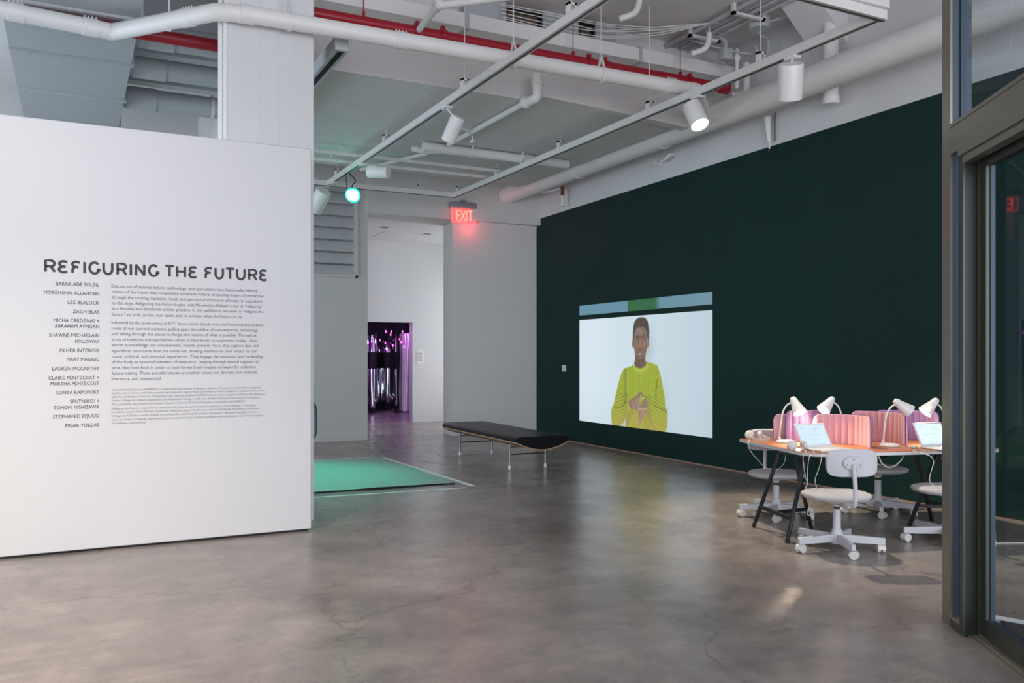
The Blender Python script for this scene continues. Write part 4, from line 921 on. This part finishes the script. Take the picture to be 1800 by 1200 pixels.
make('black_cables', M().tube(smooth_path([(5.72, 5.35, .705), (5.78, 5.33, .68), (5.86, 5.32, .69), (5.9, 5.3, .705)], 5), .012, 6)
     .tube(smooth_path([(6.18, 5.2, .705), (6.24, 5.18, .67), (6.32, 5.16, .68), (6.42, 5.14, .705)], 5), .014, 6), 'gasket', ct)
make('hanging_cord', M().tube(smooth_path([(6.24, 5.16, .70), (6.26, 5.14, .63), (6.31, 5.12, .59), (6.38, 5.1, .60), (6.45, 5.08, .66), (6.48, 5.1, .70)], 6), .006, 6), 'cord', ct)

# ---------------------------------------------------------------- swivel chairs
def superell(a, b, n, k=36, z=0, off=(0, 0)):
    return [Vector((off[0]+a*abs(math.cos(t))**(2/n)*(1 if math.cos(t) >= 0 else -1), off[1]+b*abs(math.sin(t))**(2/n)*(1 if math.sin(t) >= 0 else -1), z)) for t in [2*PI*i/k for i in range(k)]]
def make_chair(label, loc, rz, base_turn, seat_z=.462):
    c = thing('swivel_chair', label, 'chair', loc, rz, 'white swivel chairs around the desk')
    bt = R(base_turn)-rz
    hub = make('hub', M().lathe([(.05, .055), (.056, .075), (.056, .12), (.042, .15), (.031, .18), (.030, seat_z-.135), (.027, seat_z-.132)], 24), 'chairback', c, world=False)
    make('gas_column', M().lathe([(.023, seat_z-.135), (.023, seat_z-.115), (.018, seat_z-.113), (.018, seat_z-.06)], 16), 'black', c, world=False)
    for k in range(5):
        a = bt+2*PI*k/5; q = Matrix.Rotation(a, 4, 'Z')
        sec = lambda x, w, z0, z1: [q @ Vector((x, -w, z0)), q @ Vector((x, w, z0)), q @ Vector((x, w*.8, z1)), q @ Vector((x, -w*.8, z1))]
        arm = make('base_arm', M().loft([sec(.035, .022, .070, .130), sec(.18, .020, .070, .126), sec(.352, .018, .071, .119), sec(.358, .015, .075, .115)]), 'chairback', c, world=False)
        cm = M(); cx = .33; sw = R(40*k+20)
        q2 = q @ Matrix.Translation((cx, 0, 0)) @ Matrix.Rotation(sw, 4, 'Z')
        for s in (-1, 1):
            cm.lathe([(.004, -.012), (.029, -.012), (.033, -.007), (.033, .007), (.029, .012), (.004, .012)], 18, q2 @ Matrix.Translation((.012, s*.019, .033)) @ Matrix.Rotation(PI/2, 4, 'X'))
        cm.loft([[q2 @ Vector((.012+.037*math.cos(t), -.027, .033+.037*math.sin(t))), q2 @ Vector((.012+.037*math.cos(t), .027, .033+.037*math.sin(t))),
                  q2 @ Vector((.012+.029*math.cos(t), .027, .033+.029*math.sin(t))), q2 @ Vector((.012+.029*math.cos(t), -.027, .033+.029*math.sin(t)))] for t in [R(-5+190*i/10) for i in range(11)]])
        cm.tube([q2 @ Vector((0, 0, .05)), q2 @ Vector((0, 0, .07))], .008, 8)
        make('caster', cm, 'white_plastic', arm, world=False)
    make('seat_plate', M().box(-.09, .09, -.11, .09, seat_z-.072, seat_z-.052, .006, 1).lathe([(.028, seat_z-.11), (.034, seat_z-.09), (.07, seat_z-.062)], 16), 'white_plastic', c, world=False)
    rings = []
    for z, k in ((-.056, .62), (-.052, .84), (-.042, .95), (-.026, .995), (-.012, .985), (-.002, .93), (.004, .82), (.006, .5), (.006, .1)):
        rings.append([v+Vector((0, 0, -.012*(abs(v.x)/.265)**2*0+(-.02 if v.y > .2 else 0)*0)) for v in superell(.265*k, .235*k, 2.5, 40, seat_z+z, (0, .02))])
    make('seat', M().loft(rings), 'fabric', c, world=False)
    # backrest: a curved rounded rectangle, cushion in front, shell behind
    def plate(w, h, y0, th, n=36):
        fr = []
        for kk, dy in ((.93, 0), (1, th*.35), (1, th*.7), (.95, th)):
            r_ = superell(w*kk, h*kk if kk < 1 else h, 4.2, n)
            fr.append([Vector((v.x, y0+dy+.10*(v.x)**2/.2*.5*1.0, seat_z+.275+v.y)) for v in r_])
        return M().loft(fr)
    make('backrest', plate(.193, .108, -.335, .022), 'chairback', c, world=False)
    make('back_cushion', plate(.189, .104, -.313, .026), 'fabric', c, world=False)
    br = make('back_bracket', M().lathe([(.045, -.012), (.052, -.009), (.055, 0)], 24, Matrix.Translation((0, -.337, seat_z+.275)) @ Matrix.Rotation(PI/2, 4, 'X') @ Matrix.Scale(1.4, 4, (1, 0, 0)) @ Matrix.Rotation(PI, 4, 'X')), 'chairback', c, world=False)
    sc = M()
    for sx, sz in ((0, .03), (-.05, -.012), (.05, -.012)): sc.lathe([(.003, -.008), (.0085, -.007), (.009, 0)], 10, Matrix.Translation((sx, -.349, seat_z+.275+sz)) @ Matrix.Rotation(-PI/2, 4, 'X') @ Matrix.Rotation(PI, 4, 'X'))
    make('screws', sc, 'chrome', br, world=False)
    make('back_bar', M().tube(smooth_path([(0, -.02, seat_z-.075), (0, -.16, seat_z-.085), (0, -.29, seat_z-.08), (0, -.375, seat_z-.03), (0, -.385, seat_z+.08), (0, -.365, seat_z+.2), (0, -.352, seat_z+.27)], 6), .0165, 14), 'chairback', c, world=False)
    make('height_lever', M().tube([(.05, .0, seat_z-.068), (.16, -.03, seat_z-.075), (.27, -.05, seat_z-.10)], .005, 6), 'chrome', c, world=False)
    return c
make_chair('front swivel chair, back to the camera, left of the door post', (5.455, 4.905, 0), R(62-90), 197-27.2)
make_chair('swivel chair at the far left of the desk, seen through trestle legs', (6.07, 6.20, 0), R(242-90), 180-27.2, .44)
make_chair('swivel chair behind the desk, seat visible between the two trestles', (7.11, 5.88, 0), R(250-90), 180-27.2)
make_chair('swivel chair at right, half hidden behind the door post', (6.52, 4.70, 0), R(66-90), 178-27.2)

# ---------------------------------------------------------------- curved desk screens
def desk_screen(path, h, label, front, back, rib=.060, th=.016, flat=False, z0=DZ):
    t = thing('desk_screen', label, 'desk screen', (path[0][0], path[0][1], z0), 0, 'curved quilted desk screens')
    P = smooth_path([(x, y, 0) for x, y in path], 14)
    d = [0]
    for a, b in zip(P, P[1:]): d.append(d[-1]+(b-a).length)
    L = d[-1]; nr = max(1, round(L/rib)); N = nr*6
    def at_(s):
        for i in range(len(d)-1):
            if s <= d[i+1]+1e-9:
                k = (s-d[i])/(d[i+1]-d[i]); p = P[i].lerp(P[i+1], k); tt = (P[i+1]-P[i]).normalized(); return p, tt
        return P[-1], (P[-1]-P[-2]).normalized()
    cr = .06
    for nm, sgn, mt in (('inner_padding', 1, front), ('outer_padding', -1, back)):
        rings = []
        for i in range(N+1):
            s = L*i/N; p, tt = at_(s); nn = Vector((-tt.y, tt.x, 0))*sgn
            bulge = (.010*abs(math.sin(PI*i/6))**.6 if not flat else .006)
            e = min(s, L-s); top = h if e > cr else h-cr+math.sqrt(max(0, cr*cr-(cr-e)**2))
            ring = []
            for zz, kk in ((0, .55), (.012, 1), (top*.5, 1), (top-.014, 1), (top-.003, .6), (top, 0)):
                ring.append(p+nn*(th*.25+bulge*kk+.002*kk)+Vector((0, 0, z0+zz+.001)))
            ring.append(p+Vector((0, 0, z0+top))); ring.append(p+Vector((0, 0, z0+.001)))
            rings.append(ring)
        make(nm, M().loft(rings), mt, t)
    e = [at_(0)[0]+Vector((0, 0, z0+.004))]
    for i in range(0, N+1):
        s = L*i/N; p, tt = at_(s); q = min(s, L-s); top = h if q > cr else h-cr+math.sqrt(max(0, cr*cr-(cr-q)**2)); e.append(p+Vector((0, 0, z0+top)))
    e.append(at_(L)[0]+Vector((0, 0, z0+.004)))
    make('piping', M().tube(e, .0045, 6), 'trim', t)
desk_screen([(6.27, 5.26), (6.36, 5.39), (6.385, 5.55), (6.29, 5.68), (6.13, 5.79)], .275, 'pink quilted desk screen curving round the left front laptop', 'pink', 'lilac')
desk_screen([(6.055, 6.06), (6.22, 5.995), (6.42, 6.02), (6.62, 6.12)], .295, 'lilac quilted desk screen just behind the leftmost lamp', 'lilac', 'lilac')
desk_screen([(6.035, 6.20), (6.12, 6.155), (6.22, 6.14)], .255, 'small flat pale pink screen at the left, behind lamp stem', 'palepink', 'palepink', flat=True)
desk_screen([(6.66, 5.21), (6.80, 5.34), (6.87, 5.50), (6.85, 5.69), (6.73, 5.88)], .285, 'pink quilted desk screen behind the third lamp from left', 'pink', 'lilac')
desk_screen([(7.29, 5.34), (7.32, 5.52), (7.22, 5.72), (7.05, 5.86)], .285, 'lilac quilted desk screen behind the right laptop', 'lilac', 'lilac')

# ---------------------------------------------------------------- laptops
def laptop(label, loc, rz, tilt, scr, W=.335, D=.235):
    t = thing('laptop', label, 'laptop', loc, rz, 'open laptops on the desk')
    make('base', M().box(-W/2, W/2, -D, 0, .001, .018, .007, 3), 'laptop', t, world=False)
    kb = M()
    for r_ in range(5):
        for k in range(12): kb.box(-.14+.0235*k, -.14+.0235*k+.020, -.035-.019*r_, -.035-.019*r_+.016, .018, .0195)
    tag(make('keyboard', kb, 'key', t, world=False), kind='stuff')
    q = Matrix.Translation((0, -.004, .016)) @ Matrix.Rotation(R(-tilt), 4, 'X')
    hh = .232
    lid = make('lid', M().box(-W/2, W/2, 0, .009, 0, hh, .005, 3, q), 'laptop', t, world=False)
    make('screen', M().box(-W/2+.018, W/2-.018, -.0012, .0005, .022, hh-.018, mt=q), scr, lid, world=False)
    m = M()
    for (x, z, n, wd) in ((-.11, .19, 3, .028), (-.045, .193, 1, .02), (.02, .19, 5, .045), (.07, .188, 3, .03)):
        for k in range(n): m.box(x, x+wd*(.6+.4*((k*5) % 3)/2), -.0017, -.0012, z-.009*k, z-.009*k+.0022, mt=q)
    m.box(-.09, .07, -.0017, -.0012, .118, .1205, mt=q)
    for k in range(14): m.box(-.085+.013*k, -.077+.013*k, -.0017, -.0012, .028, .032, mt=q)
    make('screen_text', m, 'lpanel', lid, world=False, smooth=False)
laptop('white laptop with bright document screen, left front of the desk', (5.832, 5.455, DZ), R(-5), 30, 'lscreen')
laptop('white laptop with pale blue screen, partly behind the door post', (6.83, 5.03, DZ), R(-7), 28, 'lscreen_b')
laptop('white laptop at far left of desk, half hidden by small pale screen', (6.40, 6.19, DZ), R(172), 8, 'lscreen', D=.19)

# ---------------------------------------------------------------- desk lamps
def desk_lamp(label, loc, rz, pitch, head_turn=0., lit=True, power=30, cone=150):
    t = thing('desk_lamp', label, 'lamp', loc, rz, 'white gooseneck desk lamps')
    make('base', M().lathe([(.084, .001), (.088, .006), (.086, .018), (.07, .026), (.01, .029)], 30), 'enamel', t, world=False)
    make('switch_boss', M().lathe([(.016, .02), (.014, .05), (.008, .056)], 12, Matrix.Translation((-.055, 0, 0))), 'enamel', t, world=False)
    make('stem', M().tube(smooth_path([(-.055, 0, .03), (-.045, 0, .15), (-.025, 0, .28), (.01, 0, .35), (.06, 0, .382), (.085, 0, .385)], 7), .0075, 10), 'enamel', t, world=False)
    d = Vector((math.cos(R(pitch))*math.cos(R(head_turn)), math.cos(R(pitch))*math.sin(R(head_turn)), -math.sin(R(pitch))))
    c = Vector((.085, 0, .385))+d*.03; q = rot_to(d, c)
    make('shade', M().lathe([(.006, -.086), (.022, -.080), (.031, -.062), (.036, -.03), (.066, .088), (.0635, .088), (.033, -.02), (.005, -.03)], 30, q, cap=False), 'enamel', t, world=False)
    make('bulb', M().lathe([(.012, .0), (.024, .02), (.03, .045), (.022, .066), (.006, .074)], 18, q), 'bulb', t, world=False)
    if lit:
        wm = world_of(t); p = wm @ (c+d*.081)
        spot('desk_lamp_light', p, p+(wm.to_3x3() @ d), power, (1, .80, .56), cone, .9, .012)
    return t
lamp_a = desk_lamp('leftmost desk lamp, bright bulb facing the camera', (5.96, 5.97, DZ), R(-42), 55, -52)
desk_lamp('second desk lamp from left, rising behind the pink screens', (6.47, 5.80, DZ), R(153+10), 42, 16, power=10)
lamp_c = desk_lamp('third desk lamp from left, shade turned away beside pink screen', (6.57, 5.31, DZ), R(-27-2), 37, cone=110)
desk_lamp('rightmost desk lamp, bulb shining towards the left', (7.12, 5.19, DZ), R(153+14), 46, -12, power=12, cone=95)
single('lamp_cord_switch', M().box(6.58, 6.65, 5.07, 5.10, DZ, DZ+.018, .004, 1), 'usb', 'small pale teal cord switch lying on the desk front', 'switch', None, (6.6, 5.08, DZ))
make('cord', M().tube(smooth_path([(6.62, 5.27, DZ+.006), (6.60, 5.18, DZ+.005), (6.59, 5.11, DZ+.008), (6.65, 5.08, DZ+.008), (6.74, 5.06, DZ+.005)], 6), .003, 6), 'cord', lamp_c)
make('cord', M().tube(smooth_path([(6.0, 5.9, DZ+.006), (6.07, 5.86, DZ+.01), (6.12, 5.88, DZ+.05), (6.14, 5.96, DZ+.10)], 6), .003, 6), 'cord', lamp_a)
single('small_box', M().box(5.70, 5.77, 5.60, 5.65, DZ, DZ+.02, .003, 1), 'usb', 'small grey box on the desk by the front headphones', 'box', None, (5.73, 5.62, DZ))

# ---------------------------------------------------------------- headphones
def headphones(label, cups, band, cords):
    t = thing('headphones', label, 'headphones', (cups[0][0][0], cups[0][0][1], DZ), 0, 'white wired headphones on the desk')
    for (c, d) in cups:
        q = rot_to(d, c)
        cp_ = make('ear_cup', M().lathe([(.005, .021), (.034, .020), (.043, .013), (.045, -.006), (.038, -.008)], 24, q), 'white_plastic', t)
        make('ear_pad', M().lathe([(.036, -.006), (.038, -.016), (.032, -.024), (.018, -.022), (.014, -.012)], 24, q), 'fabric', cp_)
        make('pad_opening', M().lathe([(.001, -.013), (.016, -.014)], 16, q), 'brown', cp_)
    m = M(); B = smooth_path(band, 8)
    m.loft([[p+Vector((0, 0, -.011)), p+Vector((0, 0, .011)), p+(p-Vector(band[len(band)//2])*0).normalized()*.0+Vector((.004, -.004, .011)), p+Vector((.004, -.004, -.011))] for p in B])
    make('headband', m, 'white_plastic', t)
    for c in cords: make('cord', M().tube(smooth_path(c, 6), .0032, 6), 'cord', t)
headphones('white headphones at the front corner of desk, cords dangling down', [((5.575, 5.50, DZ+.041), (-.45, -.85, .05)), ((5.655, 5.445, DZ+.041), (.8, -.45, .05))],
           [(5.575, 5.52, DZ+.03), (5.60, 5.59, DZ+.016), (5.68, 5.60, DZ+.014), (5.74, 5.55, DZ+.014), (5.70, 5.47, DZ+.025)],
           [[(5.60, 5.43, DZ+.02), (5.50, 5.27, DZ+.012), (5.392, 5.20, .72), (5.387, 5.19, .66), (5.402, 5.184, .554), (5.415, 5.177, .497), (5.398, 5.186, .45), (5.402, 5.184, .394), (5.436, 5.167, .318), (5.415, 5.177, .271), (5.423, 5.173, .233), (5.44, 5.164, .261), (5.436, 5.167, .309)],
            [(5.67, 5.43, DZ+.02), (5.52, 5.20, DZ+.012), (5.415, 5.155, .72), (5.405, 5.163, .618), (5.40, 5.163, .5)],
            [(5.70, 5.30, DZ+.01), (5.56, 5.155, DZ+.010), (5.48, 5.09, .70), (5.472, 5.103, .635), (5.443, 5.118, .541), (5.451, 5.114, .466), (5.435, 5.122, .4), (5.405, 5.137, .334), (5.41, 5.16, .26)]])
headphones('white headphones lying at the far left tip of the desk', [((5.935, 6.42, DZ+.040), (-.5, -.6, .3)), ((5.99, 6.33, DZ+.041), (.5, -.8, .1))],
           [(5.925, 6.41, DZ+.03), (5.885, 6.33, DZ+.016), (5.90, 6.24, DZ+.014), (5.97, 6.20, DZ+.014), (6.02, 6.25, DZ+.016), (6.01, 6.31, DZ+.03)],
           [[(5.88, 6.36, DZ+.012), (5.80, 6.27, DZ+.006), (5.735, 6.225, .715), (5.75, 6.208, .653), (5.813, 6.176, .567), (5.876, 6.144, .496), (5.929, 6.116, .474), (5.977, 6.091, .474), (6.021, 6.069, .512), (6.045, 6.057, .567), (6.05, 6.054, .70)]])
single('dangling_cord', M().tube(smooth_path([(6.55, 5.02, DZ+.005), (6.40, 4.93, DZ+.006), (6.285, 4.69, .735), (6.275, 4.645, .69), (6.263, 4.652, .631), (6.246, 4.66, .556), (6.259, 4.654, .509), (6.30, 4.635, .486), (6.36, 4.60, .474)], 6), .0035, 6), 'cord',
       'white cord hanging from the right laptop onto the chair seat', 'cord', None, (6.3, 4.7, .6))
single('floor_cable', M().tube(smooth_path([(6.4, 4.55, .006), (6.9, 4.42, .006), (7.2, 4.2, .006), (7.4, 3.9, .006), (7.7, 3.3, .006)], 6), .006, 6), 'cord',
       'thin pinkish cable on the floor seen through the glass door', 'cable', None, (7.2, 4.2, 0))

# ---------------------------------------------------------------- glazed street door at the right
DP = Matrix(((-.5598, .8286, 0, 4.546), (-.8286, -.5598, 0, 3.309), (0, 0, 1, 0), (0, 0, 0, 1)))
def fb(m, s0, s1, t0, t1, z0, z1, bev=0): return m.box(s0, s1, t0, t1, z0, z1, bev, 1, DP)
wn = struct('window_1', fb(M(), 0, .122, 0, .012, 0, 5.7), 'bronze')
make('post_return', fb(M(), .004, .118, .012, .047, 0, 5.7), 'reveal', wn)
make('gasket', fb(M(), .006, .112, .047, .060, 0, 5.7), 'gasket', wn)
make('glazing_bead', fb(M(), .004, .118, .060, .118, 2.86, 5.7), 'reveal', wn)
make('mullion_back', fb(M(), .004, .10, .060, .118, 0, 2.86), 'darkreveal', wn)
make('upper_glass', fb(M(), .112, 1.9, .050, .056, 2.87, 5.65), 'glass', wn)
make('side_glass', fb(M(), .112, .262, .050, .056, .06, 2.71), 'glass', wn)
make('bottom_rail', fb(fb(M(), .122, .255, 0, .045, 0, .050), .122, .255, .060, .11, 0, .05), 'olive', wn)
make('bottom_ledge', fb(M(), .122, .255, .004, .050, .050, .057), 'sill', wn)
make('transom_face', fb(M(), .122, 2.0, 0, .05, 2.775, 2.862, .002), 'bronze', wn)
make('transom_cap', fb(M(), .122, 2.0, -.004, .05, 2.862, 2.885, .002), 'bronze', wn)
make('transom_face', fb(M(), .122, .262, 0, .05, 2.71, 2.775, .002), 'bronze', wn)
make('transom_lower', fb(M(), .258, 2.0, -.006, .05, 2.70, 2.775, .002), 'bronze', wn)
make('transom_lower', fb(M(), .262, 2.0, -.014, .03, 2.665, 2.70, .002), 'bronze', wn)
make('transom_lip', fb(M(), .300, 2.0, -.002, .06, 2.62, 2.665, .002), 'bronze', wn)
make('transom_soffit', fb(M(), .262, 2.0, .05, .12, 2.66, 2.86), 'darkreveal', wn)
dr = struct('door_1', fb(M(), .255, .302, 0, .012, 0, 2.70), 'olive')
make('jamb_return', fb(M(), .257, .298, .012, .072, 0, 2.70), 'darkreveal', dr)
make('door_stop', fb(M(), .262, .318, .072, .0855, 0, 2.68), 'olive', dr)
make('stile', fb(M(), .312, .385, .085, .105, .02, 2.70, .002), 'olive', dr)
make('stile_return', fb(M(), .316, .383, .105, .112, .02, 2.70), 'gasket', dr)
make('stile_back', fb(M(), .316, .385, .112, .135, .02, 2.70), 'reveal', dr)
make('bottom_rail', fb(M(), .385, 1.38, .085, .105, .02, .125, .002), 'olive', dr)
make('bottom_rail_return', fb(M(), .385, 1.38, .105, .135, .02, .120), 'reveal', dr)
make('top_rail', fb(M(), .385, 1.38, .085, .105, 2.585, 2.70, .002), 'olive', dr)
make('top_rail_return', fb(M(), .385, 1.38, .105, .135, 2.59, 2.70), 'gasket', dr)
make('stile', fb(M(), 1.38, 1.46, .085, .135, .02, 2.70, .002), 'olive', dr)
make('door_glass', fb(M(), .383, 1.382, .108, .114, .118, 2.592), 'glass', dr)
make('threshold', fb(fb(M(), .262, 2.0, .030, .060, 0, .010), .262, 2.0, .060, .085, 0, .016), 'sill', dr)
wn2 = struct('window_2', fb(M(), 1.50, 1.62, 0, .13, 0, 5.7), 'bronze')
make('far_glass', fb(M(), 1.62, 3.0, .05, .056, .05, 2.7), 'glass', wn2)
make('bottom_rail', fb(M(), 1.62, 3.0, .0, .11, 0, .055), 'olive', wn2)
em = thing('entrance_mat', 'dark gravelly entrance mat behind the glass door', 'mat', (4.7, 2.6, 0))
make('mat_pile', M().prism([(4.82, 3.13), (5.25, 2.02), (4.55, 1.45), (4.20, 2.05), (4.66, 2.98)], .001, .012), 'mat_dark', em)
make('mat_frame', M().bar((4.855, 3.22, .006), (5.28, 2.08, .006), .05, .012), 'edge', em)
